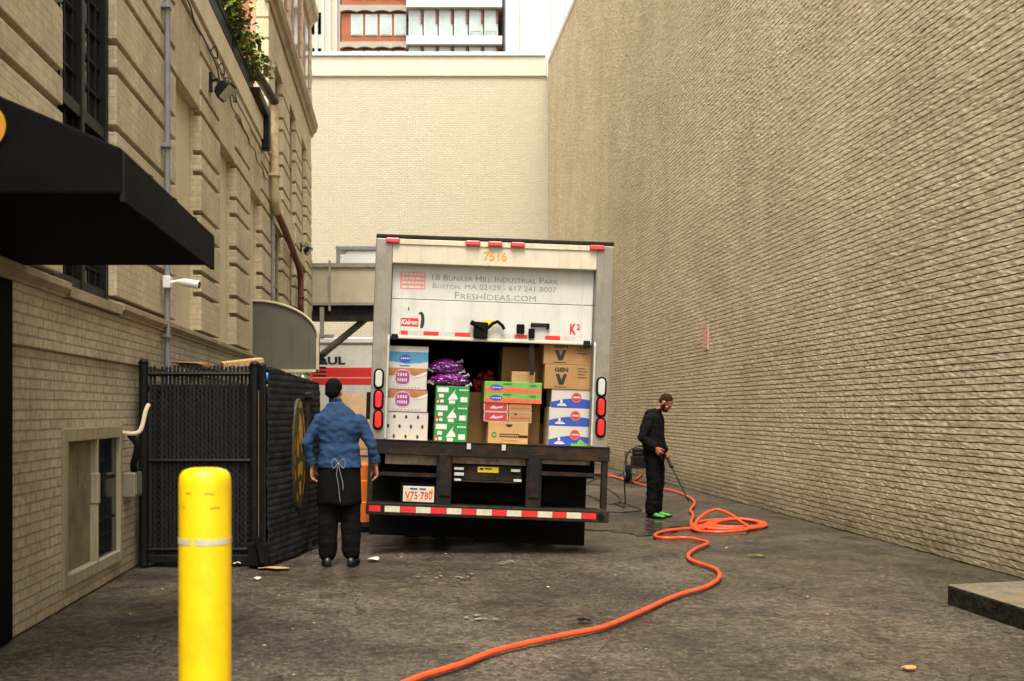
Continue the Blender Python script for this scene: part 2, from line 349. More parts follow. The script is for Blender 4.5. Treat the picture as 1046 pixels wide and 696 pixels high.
def WM(o):                                      # world matrix without waiting for the depsgraph
    m = o.matrix_basis.copy()
    while o.parent is not None:
        o = o.parent; m = o.matrix_basis @ m
    return m

def tag(o, label=None, cat=None, group=None, kind=None):
    if label: o['label'] = label
    if cat: o['category'] = cat
    if group: o['group'] = group
    if kind: o['kind'] = kind
    return o

def thing(name, label, cat, loc=(0, 0, 0), rot=(0, 0, 0), group=None):
    o = bpy.data.objects.new(name, None); o.empty_display_size = .2; COL.objects.link(o)
    o.location = loc; o.rotation_euler = rot
    return tag(o, label, cat, group)

def recentre(o):
    """give a single-mesh thing an origin at the foot of its mesh"""
    me = o.data; co = np.empty(len(me.vertices)*3, np.float32); me.vertices.foreach_get('co', co); co = co.reshape(-1, 3)
    lo, hi = co.min(0), co.max(0); c = Vector(((lo[0]+hi[0])/2, (lo[1]+hi[1])/2, lo[2]))
    c = Vector([float(x) for x in c])
    me.transform(Matrix.Translation(-c)); o.location = c
    return o

# flat shapes: lists of polygons in a plane
def rect(x0, y0, x1, y1): return [(x0, y0), (x1, y0), (x1, y1), (x0, y1)]
def ell(cx, cy, rx, ry, n=24): return [(cx+rx*math.cos(2*math.pi*k/n), cy+ry*math.sin(2*math.pi*k/n)) for k in range(n)]
_txt = {}
def text(body, x0, y0, x1, y1, small_caps=False, shear=0, bold=0):
    """lettering fitted into a rectangle, as polygons"""
    key = (body, small_caps, shear, bold)
    if key not in _txt:
        cu = bpy.data.curves.new('lettering', 'FONT'); cu.body = body; cu.size = 1; cu.resolution_u = 3; cu.shear = shear; cu.offset = bold
        if small_caps:
            cu.small_caps_scale = .76
            for i, ch in enumerate(body):
                if ch.islower(): cu.body_format[i].use_small_caps = True
        o = bpy.data.objects.new('lettering', cu); COL.objects.link(o)
        dg = bpy.context.evaluated_depsgraph_get(); me = o.evaluated_get(dg).to_mesh()
        P = [[(me.vertices[i].co.x, me.vertices[i].co.y) for i in p.vertices] for p in me.polygons]
        o.evaluated_get(dg).to_mesh_clear(); bpy.data.objects.remove(o); bpy.data.curves.remove(cu)
        _txt[key] = P
    P = _txt[key]; xs = [x for p in P for x, _ in p]; ys = [y for p in P for _, y in p]
    ax, bx, ay, by = min(xs), max(xs), min(ys), max(ys)
    return [[(x0+(x-ax)/(bx-ax)*(x1-x0), y0+(y-ay)/(by-ay)*(y1-y0)) for x, y in p] for p in P]

def decal(name, mat, polys, parent, o, ex, ey, lift=.0015):
    """polygons on the plane o + x*ex + y*ey (parent space), lifted off along the normal"""
    o, ex, ey = Vector(o), Vector(ex), Vector(ey); n = ex.cross(ey).normalized()*lift
    mb = MB()
    for p in polys: mb.add([o+ex*x+ey*y+n for x, y in p], [tuple(range(len(p)))])
    me = bpy.data.meshes.new(name); me.from_pydata(mb.v, [], mb.f); me.update(); me.materials.append(M[mat])
    ob = bpy.data.objects.new(name, me); COL.objects.link(ob); ob.parent = parent
    return ob

def spline(pts, sub=6):
    pts = [Vector(p) for p in pts]; out = []
    for i in range(len(pts)-1):
        p0 = pts[max(i-1, 0)]; p1 = pts[i]; p2 = pts[i+1]; p3 = pts[min(i+2, len(pts)-1)]
        for k in range(sub):
            t = k/sub
            out.append(.5*((2*p1)+(p2-p0)*t+(2*p0-5*p1+4*p2-p3)*t*t+(3*p1-p0-3*p2+p3)*t**3))
    out.append(pts[-1]); return out
# ================================================================== camera, light
cam = bpy.data.cameras.new('camera'); co = bpy.data.objects.new('camera', cam); COL.objects.link(co)
co.location = (0, 0, EYE); co.rotation_euler = (R(90), 0, 0)
cam.sensor_width = 36; cam.lens = 36*F/1046
cam.shift_x = (523-408)/1046; cam.shift_y = (420-348)/1046
cam.clip_start = .05; cam.clip_end = 600
cam.dof.use_dof = True; cam.dof.focus_distance = 11.3; cam.dof.aperture_fstop = 3.0
S.camera = co
w = bpy.data.worlds.new('World'); S.world = w; w.use_nodes = True
nt = w.node_tree; ns, ls = nt.nodes, nt.links
TO_SUN = Vector((-.03, -.42, .87)).normalized()
sky = ns.new('ShaderNodeTexSky'); sky.sky_type = 'NISHITA'; sky.sun_disc = False
sky.sun_elevation = math.asin(TO_SUN.z); sky.sun_rotation = math.atan2(TO_SUN.x, TO_SUN.y)
sky.dust_density = 4; sky.air_density = 1.0
hs = ns.new('ShaderNodeHueSaturation'); hs.inputs['Saturation'].default_value = .15; ls.new(sky.outputs[0], hs.inputs['Color'])
tint = mixrgb(ns, ls, 1.0, hs.outputs[0], (1.0, .955, .86), 'MULTIPLY')
ls.new(tint, ns['Background'].inputs[0]); ns['Background'].inputs[1].default_value = .15
sl = bpy.data.lights.new('sun', 'SUN'); so = bpy.data.objects.new('sun', sl); COL.objects.link(so)
sl.energy = 1.4; sl.angle = R(28); sl.color = (1, .94, .84)
so.rotation_euler = TO_SUN.to_track_quat('Z', 'Y').to_euler()
vs = S.view_settings; vs.view_transform = 'Standard'; vs.look = 'None'; vs.gamma = 1; vs.exposure = EXPOSURE; vs.use_curve_mapping = False

# ================================================================== ground
def ground():
    mb = MB()
    xs = [-300, -60, -20]+[-6+.5*i for i in range(33)]+[20, 60, 300]
    ys = [-300, -60, -20, -6]+[-2+.5*i for i in range(93)]+[60, 120, 300]
    for y in ys:
        for x in xs:
            z = 0
            if -6 < x < 10 and -2 < y < 44: z = -.018*abs(mnoise.noise((x*.7, y*.7, 0)))-.006
            mb.v.append((x, y, z))
    n = len(xs)
    for j in range(len(ys)-1):
        for i in range(n-1): mb.f.append((j*n+i, j*n+i+1, (j+1)*n+i+1, (j+1)*n+i)); mb.m.append(0)
    o = mb.build('ground', 'asphalt', smooth=True); o['kind'] = 'structure'
ground()
mb = MB()                                     # film of water by the man with the wand
for (u, v, rx, ry) in ((655, 541, .42, .75), (668, 535, .32, .55), (610, 539, .5, .35)):
    c = gpt(u, v)
    ring = []
    for k in range(28):
        a = 2*math.pi*k/28; j = 1+.35*mnoise.noise((c.x+2*math.cos(a), c.y+2*math.sin(a), 3))
        ring.append((c.x+rx*j*math.cos(a), c.y+ry*j*math.sin(a), .0035+.0006*len(mb.f)))
    mb.add(ring, [tuple(range(28))])
mb.build('puddle', 'wet')['kind'] = 'structure'
mb = MB()                                     # raised slab at the right
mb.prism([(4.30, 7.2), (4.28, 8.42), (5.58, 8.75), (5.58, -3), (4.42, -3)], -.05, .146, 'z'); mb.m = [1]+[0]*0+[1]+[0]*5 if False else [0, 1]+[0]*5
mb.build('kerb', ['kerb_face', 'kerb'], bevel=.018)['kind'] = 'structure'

# ================================================================== right wall: split faced courses in relief
def right_wall():
    t = thing('brick_wall', 'tall windowless tan wall of split faced brick courses along the right of the alley', 'wall', (5.6, 18, 0))
    X = 5.6; H = .0705; rows = 206; y0, y1, st = -3.0, 40.6, .0667
    nc = int((y1-y0)/st)+1; rng = np.random.default_rng(3)
    ys = np.linspace(y0, y1, nc)
    nv = rows*6; V = np.zeros((nv, nc, 3), np.float32)
    wob = np.array([mnoise.noise((0, y*.35, 1.7))*.003 for y in ys], np.float32)
    for r in range(rows):
        z = r*H
        j = rng.uniform(-.0045, .0045, nc).astype(np.float32); j2 = j+rng.uniform(-.0025, .0025, nc).astype(np.float32)
        e = rng.uniform(-.0022, .0022, nc).astype(np.float32)
        for k, (dz, dx) in enumerate(((0.0, .030), (.0008, 0), (.02, -.0005), (.04, -.0005), (.0592, 0), (.0600, .030))):
            V[r*6+k, :, 1] = ys
            V[r*6+k, :, 2] = z+dz+wob+(e if k in (1, 4) else 0)
            V[r*6+k, :, 0] = X+dx+(0 if k in (0, 5) else (j if k < 3 else j2)+rng.uniform(-.0026, .0026, nc))
    idx = np.arange(nv*nc).reshape(nv, nc)
    q = np.stack([idx[:-1, :-1], idx[1:, :-1], idx[1:, 1:], idx[:-1, 1:]], -1).reshape(-1, 4)
    me = bpy.data.meshes.new('brickwork')
    me.vertices.add(nv*nc); me.vertices.foreach_set('co', V.reshape(-1))
    me.loops.add(q.size); me.loops.foreach_set('vertex_index', q.reshape(-1).astype(np.int32))
    me.polygons.add(len(q)); me.polygons.foreach_set('loop_start', np.arange(0, q.size, 4, dtype=np.int32))
    me.update(calc_edges=True); me.validate(); me.materials.append(M['split']); me.polygons.foreach_set('use_smooth', [False]*len(me.polygons))
    o = bpy.data.objects.new('brickwork', me); COL.objects.link(o); o.parent = t; me.transform(WM(t).inverted())
    mb = MB(); mb.box(5.63, 6.2, -3, 40.6, 0, 14.5); mb.build('backing', 'stone', t)
    mb = MB(); mb.box(5.575, 6.25, -3.05, 40.45, 14.525, 14.72); mb.build('coping', 'white_paint', t, bevel=.015)
    # small faded notice
    s = thing('wall_notice', 'small faded pink upright notice on the tan brick wall', 'sign', (5.55, 19.6, 2.6))
    mb = MB(); mb.box(5.575, 5.60, 19.50, 19.75, 2.62, 3.06); mb.build('plate', 'pink_ink', s)
    P = [rect(.05, .04+.07*k, .05+w_, .075+.07*k) for k, w_ in enumerate((.14, .17, .11, .16, .15, .12))]
    decal('print', 'header', P, s, (.025, .15, .02), (0, -1, 0), (0, 0, 1))
    mb = MB(); mb.box(5.588, 5.6, 19.48, 19.77, 2.60, 3.08); mb.build('backing_board', 'stone', s)
right_wall()

# ================================================================== wall across the end
t = thing('end_wall', 'high cream brick wall with white parapet closing off the far end of the alley', 'wall', (0, 40.6, 0))
mb = MB(); mb.box(-16, 5.62, 40.6, 41.2, 0, 14.1); mb.build('brickwork', 'far_brick', t)
mb = MB(); mb.box(-16, 5.56, 40.52, 41.3, 14.1, 14.85); mb.build('parapet', 'white_paint', t, bevel=.03)
mb = MB(); mb.box(-16.02, 5.5, 40.44, 41.4, 14.85, 15.0); mb.build('coping', 'white_wall', t, bevel=.02)

# ================================================================== near building on the left
G = [2.50, 2.99, 3.27, 3.77, 4.03, 4.54, 4.80, 5.30, 5.57, 6.07, 6.33]
def courses(mb, y0, y1, zs, x0=-2.74, xb=-2.64, x1=-2.53, gap=.062, end=False):
    mb.box(x0, xb, y0, y1, zs[0], zs[-1])
    for a, b in zip(zs[:-1], zs[1:]): mb.box(xb-.01, x1, y0+.001, y1-.001 if not end else y1+.03, a+gap/2, b-gap/2)
t = near = thing('brick_building', 'low painted brick building with grooved piers and blind panels beside the black awning', 'building', (-2.53, 10, 0))
mb = MB()
mb.box(-9, -2.70, -3, 20.9, 2.47, 6.4)                                   # core
for a, b in ((-3, 8.1), (9.63, 12.2), (13.75, 15.2), (16.7, 18.3), (19.8, 20.88)): courses(mb, a, b, G)
for a, b in ((12.2, 13.75), (15.2, 16.7), (18.3, 19.8)):
    mb.box(-2.74, -2.55, a, b, 5.36, 6.30)                                # smooth head over a blind panel
mb.build('wall', 'cream_brick', t, bevel=.008)
mb = MB()
for a, b in ((12.2, 13.75), (15.2, 16.7), (18.3, 19.8)): mb = MB(); mb.box(-2.72, -2.685, a+.003, b-.003, 2.5, 5.36); mb.build('blind_panel', 'cream_paint', t)
mb = MB(); mb.box(-9, -2.53, -3, 20.89, 1.94, 2.35); mb.build('lower_wall', 'pale_brick', t)
mb = MB()
mb.box(-9, -2.56, -3, 8.16, 0, 1.938); mb.box(-9, -2.56, 9.87, 20.88, 0, 1.938); mb.box(-9, -2.561, 8.16, 9.87, 0, .13); mb.box(-9, -2.561, 8.16, 9.87, 1.37, 1.937)
mb.box(-9, -2.80, 8.16, 9.87, .13, 1.37)
mb.build('base_wall', 'pale_brick', t)
mb = MB(); mb.prism([(-2.6, 2.35), (-2.50, 2.35), (-2.50, 2.37), (-2.455, 2.41), (-2.455, 2.455), (-2.50, 2.475), (-2.6, 2.50)], 9.62, 20.88, 'y')
mb.prism([(-2.6, 2.35), (-2.50, 2.35), (-2.50, 2.37), (-2.455, 2.41), (-2.455, 2.455), (-2.50, 2.475), (-2.6, 2.50)], -3, 8.08, 'y')
mb.build('ledge', 'dark_stone', t)
mb = MB(); mb.box(-9, -2.52, -3, 20.89, 6.33, 6.43); mb.box(-9, -2.49, -3, 20.9, 6.47, 6.86); mb.box(-9, -2.55, -3, 20.88, 6.43, 6.47)
mb.build('coping', 'cream_paint', t, bevel=.012)
# window over the awning
wf = MB()
y0, y1, z0, z1 = 8.1, 9.63, 2.47, 6.05
for a, b in ((y0, y0+.09), (y1-.09, y1), ((y0+y1)/2-.045, (y0+y1)/2+.045)): wf.box(-2.70, -2.60, a, b, z0, z1)
for z in (z0+.05, 3.95, z1-.06): wf.box(-2.69, -2.61, y0+.09, y1-.09, z-.05, z+.05)
wo = wf.build('window', 'black_metal', t, bevel=.006)
g = MB(); g.box(-2.70, -2.68, y0+.02, y1-.02, z0, z1); g.build('pane', 'dark_glass', wo)
g = MB()
for k in range(1, 7):
    y = y0+(y1-y0)*k/7
    g.box(-2.668, -2.652, y-.01, y+.01, z0, z1)
for k in range(1, 14):
    z = z0+(z1-z0)*k/14; g.box(-2.669, -2.651, y0, y1, z-.01, z+.01)
g.build('glazing_bar', 'dark_steel', wo)
g = MB(); g.prism([(-2.72, 2.36), (-2.47, 2.36), (-2.47, 2.44), (-2.72, 2.50)], 8.09, 9.61, 'y'); g.build('sill', 'dark_stone', wo)
# hatch near the ground
hf = MB()
for a in ((8.16, 8.25), (9.79, 9.87), (9.05, 9.09)): hf.box(-2.64, -2.535, a[0], a[1], .135, 1.368)
for z in ((.135, .235), (1.26, 1.368)): hf.box(-2.641, -2.536, 8.251, 9.789, z[0], z[1])
hd = hf.build('service_door', 'hatch_paint', t, bevel=.008)
g = MB(); g.box(-2.70, -2.60, 8.25, 9.05, .235, 1.26); g.build('board', plain('dirty_board', (.20, .165, .09), .8, var=.3, scale=4, dirt=(.07, .055, .03), dscale=3, damt=.9), hd)
g = MB(); g.box(-2.70, -2.575, 9.09, 9.79, .235, 1.26); g.build('pane', 'dark_glass', hd)
for ya_, yb_, za_, zb_ in ((9.13, 9.73, .9, .93), (9.13, 9.73, .55, .57), (9.2, 9.6, .42, .44)): g = MB(); g.box(-2.58, -2.565, ya_, yb_, za_, zb_); g.build('rail', 'dark_steel', hd)
g = MB(); g.box(-2.60, -2.525, 9.04, 9.10, .72, .98); g.build('latch', 'hatch_paint', hd, bevel=.01)
# black entry under the awning
for y_, x_ in ((6.49, -2.528), (3.6, -2.42)): e = MB(); e.box(-2.62, x_, y_, y_+.57, 0, 2.46); e.build('entry_frame', 'black_fabric', t, bevel=.02)
e = MB(); e.box(-2.60, -2.50, 4.2, 6.55, 0, 2.46); e.build('entry_door', 'black_metal', t, bevel=.01)

# ================================================================== awning
t = thing('awning', 'black canvas awning with slanted top over the entry on the left', 'awning', (-2.5, 5.9, 2.45))
xo, ya, yb, zb, zv, zt = -1.23, 4.77, 7.1, 2.46, 2.665, 3.22
mb = MB()
prof = [(-2.52, zb), (xo, zb), (xo, zv), (-2.52, zt)]
mb.prism(prof, ya, yb, 'y'); mb.build('canopy', 'black_fabric', t, bevel=.012)
mb = MB(); mb.box(xo-.01, xo+.012, ya+.01, yb-.01, zb-.03, zv-.015); mb.build('valance', plain('faded_black_canvas', (.011, .011, .011), .85, var=.6, scale=2.5, bump=.15, bscale=40, spec=.08), t)
mb = MB(); 
for k in range(1, 4):
    y_ = ya+(yb-ya)*k/4
    mb.tube([(xo+.004, y_, zb+.01), (xo+.004, y_, zv), (-2.5, y_, zt+.002)], .003, 5)
mb.build('seam', 'black_fabric', t)
mb = MB(); c = (-1.845, ya, 2.76)
for r0, r1 in ((.075, .105), (.0, .05)):
    rg = [[(c[0]+r*math.cos(2*math.pi*k/32), ya-d, c[2]+r*math.sin(2*math.pi*k/32)) for k in range(32)] for r, d in ((r0 if r0 else .01, .002), (r0 if r0 else .01, .012), (r1, .012), (r1, .002))]
    mb.rings(rg, False)
mb.build('emblem', 'gold', t)

# ================================================================== taller block beyond
t = thing('brick_building', 'taller block of grooved stone and red brick standing past the planter boxes', 'building', (-2.53, 26, 0))
GB = [0, .75, 1.5, 2.0, 2.50, 2.99, 3.27, 3.77, 4.03, 4.54, 4.80, 5.30, 5.57, 6.07, 6.33, 6.83, 7.1, 7.6, 7.86, 8.36, 8.64]
GL = GB
mb = MB(); mb.box(-14, -2.70, 20.9, 31.0, 0, 9.5)
ops = [(21.9, 23.4), (24.85, 26.35), (27.9, 29.4)]
edges = [20.9]+[v for o in ops for v in o]+[31.05]
for a, b in zip(edges[::2], edges[1::2]): courses(mb, a, b, GB, end=False)
for a, b in ops:
    mb.box(-2.74, -2.56, a, b, 0, 2.5); mb.box(-2.74, -2.56, a, b, 5.36, 6.1)
mb.box(-2.74, -2.545, 20.92, 31.04, 8.66, 9.5)
mb.build('wall', 'cream_brick', t, bevel=.008)
for a, b in ops:
    for z0, z1 in ((2.9, 5.36), (6.1, 8.66)):
        f = MB()
        for p, q in ((a, a+.08), (b-.08, b), ((a+b)/2-.03, (a+b)/2+.03)): f.box(-2.70, -2.63, p, q, z0, z1)
        for z in (z0, (z0+z1)/2, z1-.06): f.box(-2.695, -2.635, a+.08, b-.08, z, z+.06)
        fo = f.build('window', 'dark_stone', t)
        g = MB(); g.box(-2.69, -2.66, a+.02, b-.02, z0, z1); g.build('pane', 'dark_glass', fo)
mb = MB(); mb.prism([(-2.6, 9.42), (-2.50, 9.42), (-2.47, 9.52), (-2.40, 9.58), (-2.38, 9.66), (-2.36, 9.70), (-2.36, 9.78), (-2.6, 9.84)], 20.7, 31.2, 'y')
mb.build('cornice', 'dark_stone', t)
mb = MB(); mb.box(-14, -2.55, 20.95, 31.0, 9.5, 12.45); mb.box(-14, -2.78, 20.88, 20.95, 6.86, 9.6); mb.build('upper_wall', 'red_brick', t)
mb = MB(); mb.box(-2.88, -2.775, 20.84, 20.96, 6.86, 12.4); mb.build('return_strip', 'salmon', t)
mb = MB()
zq = [6.86, 7.25, 7.6, 7.95, 8.3, 8.7, 9.1, 9.42]
for a, b in zip(zq[:-1], zq[1:]): mb.box(-2.775, -2.525, 20.80, 20.97, a+.02, b-.02)
mb.box(-2.77, -2.54, 20.83, 20.97, 6.86, 9.42); mb.build('quoin', 'stone', t, bevel=.012)
for y in (21.0, 24.4, 27.6, 30.3):
    mb = MB()
    for k in range(7): 
        wdt = .75 if k % 2 else .5
        mb.box(-2.56, -2.51, y, y+wdt, 9.84+.37*k, 9.84+.37*k+.34)
    mb.build('quoin', 'stone', t, bevel=.012)
for y in (22.6, 25.8, 28.9):
    f = MB(); f.box(-2.57, -2.545, y, y+1.1, 10.1, 12.1); fo = f.build('window', 'stone', t)
    g = MB(); g.box(-2.56, -2.535, y+.12, y+.98, 10.2, 12.0); g.build('pane', 'dark_glass', fo)
mb = MB(); mb.prism([(-2.6, 12.4), (-2.50, 12.42), (-2.42, 12.55), (-2.32, 12.62), (-2.30, 12.8), (-2.6, 12.9)], 20.8, 30.7, 'y'); mb.build('eaves', 'stone', t)
mb = MB(); mb.box(-14, -2.58, 20.9, 30.9, 12.45, 12.86); mb.build('roof', 'dark_stone', t)

# ================================================================== planters and ivy on the low roof
def planter(y0, y1, label):
    p = thing('planter_box', label, 'planter', (-2.62, (y0+y1)/2, 6.86), group='black planter boxes along the roof edge')
    mb = MB(); mb.box(-2.95, -2.56, y0, y1, 6.862, 7.30); mb.build('trough', 'black_metal', p, bevel=.015)
    mb = MB(); mb.box(-2.92, -2.60, y0+.03, y1-.03, 7.25, 7.302); mb.build('soil', 'planter_soil', p)
    mb = MB(); mb.box(-2.98, -2.545, y0-.01, y1+.01, 7.24, 7.31); mb.box(-2.555, -2.546, y0+.1, y1-.1, 7.0, 7.02); mb.build('rim', 'black_metal', p)
planter(10.9, 14.3, 'black planter box nearest the awning on the roof edge')
planter(14.4, 16.5, 'black planter box in the middle of the roof edge, under the bushiest ivy')
planter(16.6, 18.9, 'black planter box on the roof edge next to the sloping black drain')
def ivy(y0, y1, n, seed, label, zmax=.62):
    rng = random.Random(seed)
    p = thing('ivy_plant', label, 'plant', (-2.75, (y0+y1)/2, 7.30), group='ivy plants in the roof planters')
    stems = MB(); lv = MB(); L = (y1-y0)
    tips = []
    for s in range(26):
        b = Vector((rng.uniform(-2.88, -2.64), rng.uniform(y0+.05, y1-.05), 7.29))
        d = Vector((rng.uniform(-.1, .45), rng.uniform(-.35, .35), rng.uniform(.25, zmax)))
        sag = rng.uniform(.05, .4) if d.x > .12 else 0
        pts = [b, b+d*.5, b+d*.85+Vector((.05, 0, -.05-sag*.2)), b+d*1.0+Vector((.10, 0, -sag))]
        stems.tube(pts, [.007, .006, .004, .002], 4); tips.append(pts)
    for k in range(n):
        pts = rng.choice(tips); f = rng.uniform(.15, 1)*3; i = min(int(f), 2); q = pts[i].lerp(pts[i+1], f-i)
        c = q+Vector((rng.gauss(0, .06), rng.gauss(0, .075), rng.gauss(0, .06)))
        if c.x > -2.50 and c.z < 6.9: c.x = -2.47
        a = rng.uniform(.028, .062); rot = Matrix.Rotation(rng.uniform(0, 6.3), 3, 'Z') @ Matrix.Rotation(rng.uniform(-1.1, 1.1), 3, 'X') @ Matrix.Rotation(rng.uniform(-1, 1), 3, 'Y')
        pr = [(-.1, -1, 0), (.75, -.45, .12), (.85, .2, .15), (.35, .55, .05), (0, 1.15, -.2), (-.4, .55, .05), (-.85, .2, .15), (-.7, -.5, .12)]
        lv.add([c+rot @ Vector((x*a, y*a, z*a)) for x, y, z in pr], [tuple(range(8))], rng.choice((0, 0, 0, 0, 1, 1, 1, 1, 2)))
    stems.build('stem', 'stem', p); lv.build('foliage', ['leaf_a', 'leaf_b', 'leaf_c'], p)
ivy(11.0, 14.2, 900, 1, 'sparse trailing ivy in the planter box nearest the awning')
ivy(14.4, 16.5, 1300, 2, 'bushy yellow green ivy in the middle of the roof edge', .7)
ivy(16.6, 18.8, 1100, 3, 'ivy spilling beside the sloping black drain before the red brick', .55)

# ================================================================== pipes and lamps on the left wall
def pipe(name, label, pts, r, mat, straps=(), n=10, smooth=True):
    p = thing(name, label, 'pipe', Vector(pts[-1]))
    mb = MB(); mb.tube(pts, r, n); mb.build('tube', mat, p, smooth='auto')
    for s in straps:
        q = Vector(s); mb = MB(); mb.box(q.x-.08, q.x+r+.006, q.y-r-.03, q.y+r+.03, q.z-.02, q.z+.02); mb.build('bracket', mat, p)
pipe('drainpipe', 'grey blue drainpipe running up the cream wall behind the fence', [(-2.47, 11.46, 6.5), (-2.47, 11.46, 4.2), (-2.47, 11.46, 1.0), (-2.47, 11.46, .02)], .032, 'pipe_grey', [(-2.47, 11.46, z) for z in (5.8, 4.32, 2.3, 1.2)])
pipe('conduit', 'thin blue grey conduit between two far panels above the curved canopy', [(-2.49, 21.15, 6.2), (-2.49, 21.15, 5), (-2.49, 21.15, 2.2)], .028, 'pipe_grey', [(-2.49, 21.15, z) for z in (5.5, 3.6)])
pr = [(-2.46, 20.6, 7.95), (-2.44, 20.85, 7.5), (-2.44, 20.9, 7.3), (-2.44, 20.9, 5.65), (-2.44, 21.1, 5.5)]
p = thing('drainpipe', 'rust streaked cream drainpipe joined to the sloping black drain', 'pipe', (-2.44, 20.9, 5.5))
mb = MB(); mb.tube([(-2.42, 20.88, 7.55), (-2.42, 20.9, 7.4), (-2.42, 20.9, 6.4), (-2.42, 20.9, 5.62), (-2.42, 20.98, 5.5), (-2.42, 21.2, 5.42)], .085, 12); mb.build('lower_tube', 'pipe_rust', p, smooth='auto')
mb = MB(); mb.tube([(-2.55, 18.9, 7.46), (-2.5, 19.3, 7.46), (-2.44, 20.7, 7.50), (-2.42, 20.88, 7.5)], .09, 12); mb.build('sloping_tube', 'black_metal', p, smooth='auto')
mb = MB(); mb.box(-2.53, -2.32, 20.78, 21.02, 6.05, 6.1); mb.build('bracket', 'pipe_rust', p)
pipe('drainpipe', 'rusty brown drainpipe bending down towards the tan bridge', spline([(-2.42, 21.3, 5.42), (-2.42, 23, 5.3), (-2.42, 25.6, 5.0), (-2.42, 26.3, 4.8), (-2.42, 26.4, 4.4), (-2.42, 26.6, 3.9), (-2.42, 28.5, 3.6), (-2.42, 30.8, 3.4)], 4), .075, 'rust', [(-2.42, 26.4, 4.3)])
p = thing('gutter_box', 'black bent gutter box on the wall under the sloping drain', 'gutter', (-2.5, 19.4, 6.2))
mb = MB(); mb.box(-2.56, -2.38, 18.4, 19.7, 6.88, 7.05); mb.box(-2.53, -2.38, 19.7, 19.95, 6.3, 7.05); mb.build('duct', 'black_metal', p, bevel=.03)
def flood(y, z, label, s=1):
    p = thing('floodlight', label, 'lamp', (-2.5, y, z), group='floodlights on the left wall')
    mb = MB(); mb.box(-2.54, -2.49, y-.05*s, y+.05*s, z-.02, z+.22*s); mb.tube([(-2.5, y, z+.12*s), (-2.42, y, z+.14*s), (-2.38, y-.02, z+.08*s)], .018, 6); mb.build('bracket', 'black_metal', p)
    mb = MB(); c = Vector((-2.34, y, z)); 
    rg = []
    for k, (h, wd, hh) in enumerate(((-.10, .05, .06), (-.06, .10, .10), (.03, .145, .13), (.06, .15, .135))):
        d = Vector((.72, -.12, -.68)).normalized(); ex = Vector((.16, .98, 0)).normalized(); ey = d.cross(ex)
        rg.append([c+d*h*s+ex*wd*s*a+ey*hh*s*b for a, b in ((-1, -.7), (-.7, -1), (.7, -1), (1, -.7), (1, .7), (.7, 1), (-.7, 1), (-1, .7))])
    mb.rings(rg); h = mb.build('housing', 'black_metal', p)
    mb = MB(); d = Vector((.72, -.12, -.68)).normalized(); ex = Vector((.16, .98, 0)).normalized(); ey = d.cross(ex); mb.obox(c+d*.063*s, ex*.12*s, ey*.105*s, d*.006); mb.build('lens', 'white_lens', h)
flood(14.35, 5.78, 'dark floodlight with pale lens high on the cream wall under the ivy')
flood(27.5, 5.6, 'small floodlight on the wall past the rusty brown pipe', .9)
p = thing('security_camera', 'white security camera on an arm fixed beside the grey blue drainpipe', 'camera', (-2.44, 11.5, 2.9))
mb = MB(); mb.box(-2.50, -2.42, 11.36, 11.5, 2.80, 2.93); mb.build('mount', 'white_plastic', p, bevel=.01)
mb = MB(); mb.tube([(-2.42, 11.42, 2.86), (-2.34, 11.42, 2.875), (-2.30, 11.42, 2.855)], .022, 8); mb.build('arm', 'white_plastic', p)
mb = MB(); d = Vector((.93, -.15, -.16)).normalized(); mb.tube([Vector((-2.33, 11.42, 2.87)), Vector((-2.32, 11.42, 2.87))+d*.04, Vector((-2.33, 11.42, 2.87))+d*.22], [.03, .045, .045], 10); h = mb.build('housing', 'white_plastic', p, smooth='auto')
mb = MB(); q = Vector((-2.33, 11.42, 2.87))+d*.22; mb.tube([q, q+d*.006], .036, 10); mb.build('lens', 'dark_glass', h)
cb = thing('wall_cable', 'thin dark cable looping along the cream wall by the floodlight', 'cable', (-2.5, 16, 6))
mb = MB(); pts = []
for k in range(40):
    y = 12.5+k*.2; pts.append((-2.50+.015*math.sin(k*1.3), y, 6.32-.012*k+.05*math.sin(k*.9)*(1 if 6 < k < 24 else .3)))
mb.tube(spline(pts, 3), .011, 5); mb.build('strand', 'black_hose', cb)
for k in (9, 11, 14, 17): mbx = MB(); mbx.tube(spline([Vector(pts[k]), Vector(pts[k])+Vector((.06, .03, .1)), Vector(pts[k])+Vector((.08, .1, -.04)), Vector(pts[k])+Vector((.02, .16, -.01))], 4), .01, 5); mbx.build('loop', 'black_hose', cb)
# meter boxes and the pale lever by the hatch
p = thing('meter_box', 'small grey meter box on the wall beside the hatch', 'meter', (-2.5, 10.12, .75))
mb = MB(); mb.box(-2.56, -2.44, 9.95, 10.2, .70, .93); c_ = mb.build('case', 'grey_metal', p, bevel=.012)
mb = MB(); mb.box(-2.44, -2.432, 9.97, 10.18, .73, .9); mb.build('cover', 'grey_metal', p)
p = thing('vent_pipe', 'pale bent pipe sticking up from the wall above the meter box', 'pipe', (-2.5, 10, 1.2))
mb = MB(); mb.tube(spline([(-2.56, 9.95, 1.30), (-2.46, 9.97, 1.29), (-2.40, 10.0, 1.33), (-2.37, 10.06, 1.5), (-2.35, 10.1, 1.56)], 4), .021, 8); mb.build('tube', 'cream_paint', p, smooth='auto')
mb = MB(); mb.tube(spline([(-2.5, 9.98, 1.28), (-2.43, 9.98, 1.18), (-2.47, 10.0, 1.0), (-2.47, 10.05, .93)], 4), .032, 8); mb.build('sleeve', 'rubber', p, smooth='auto')

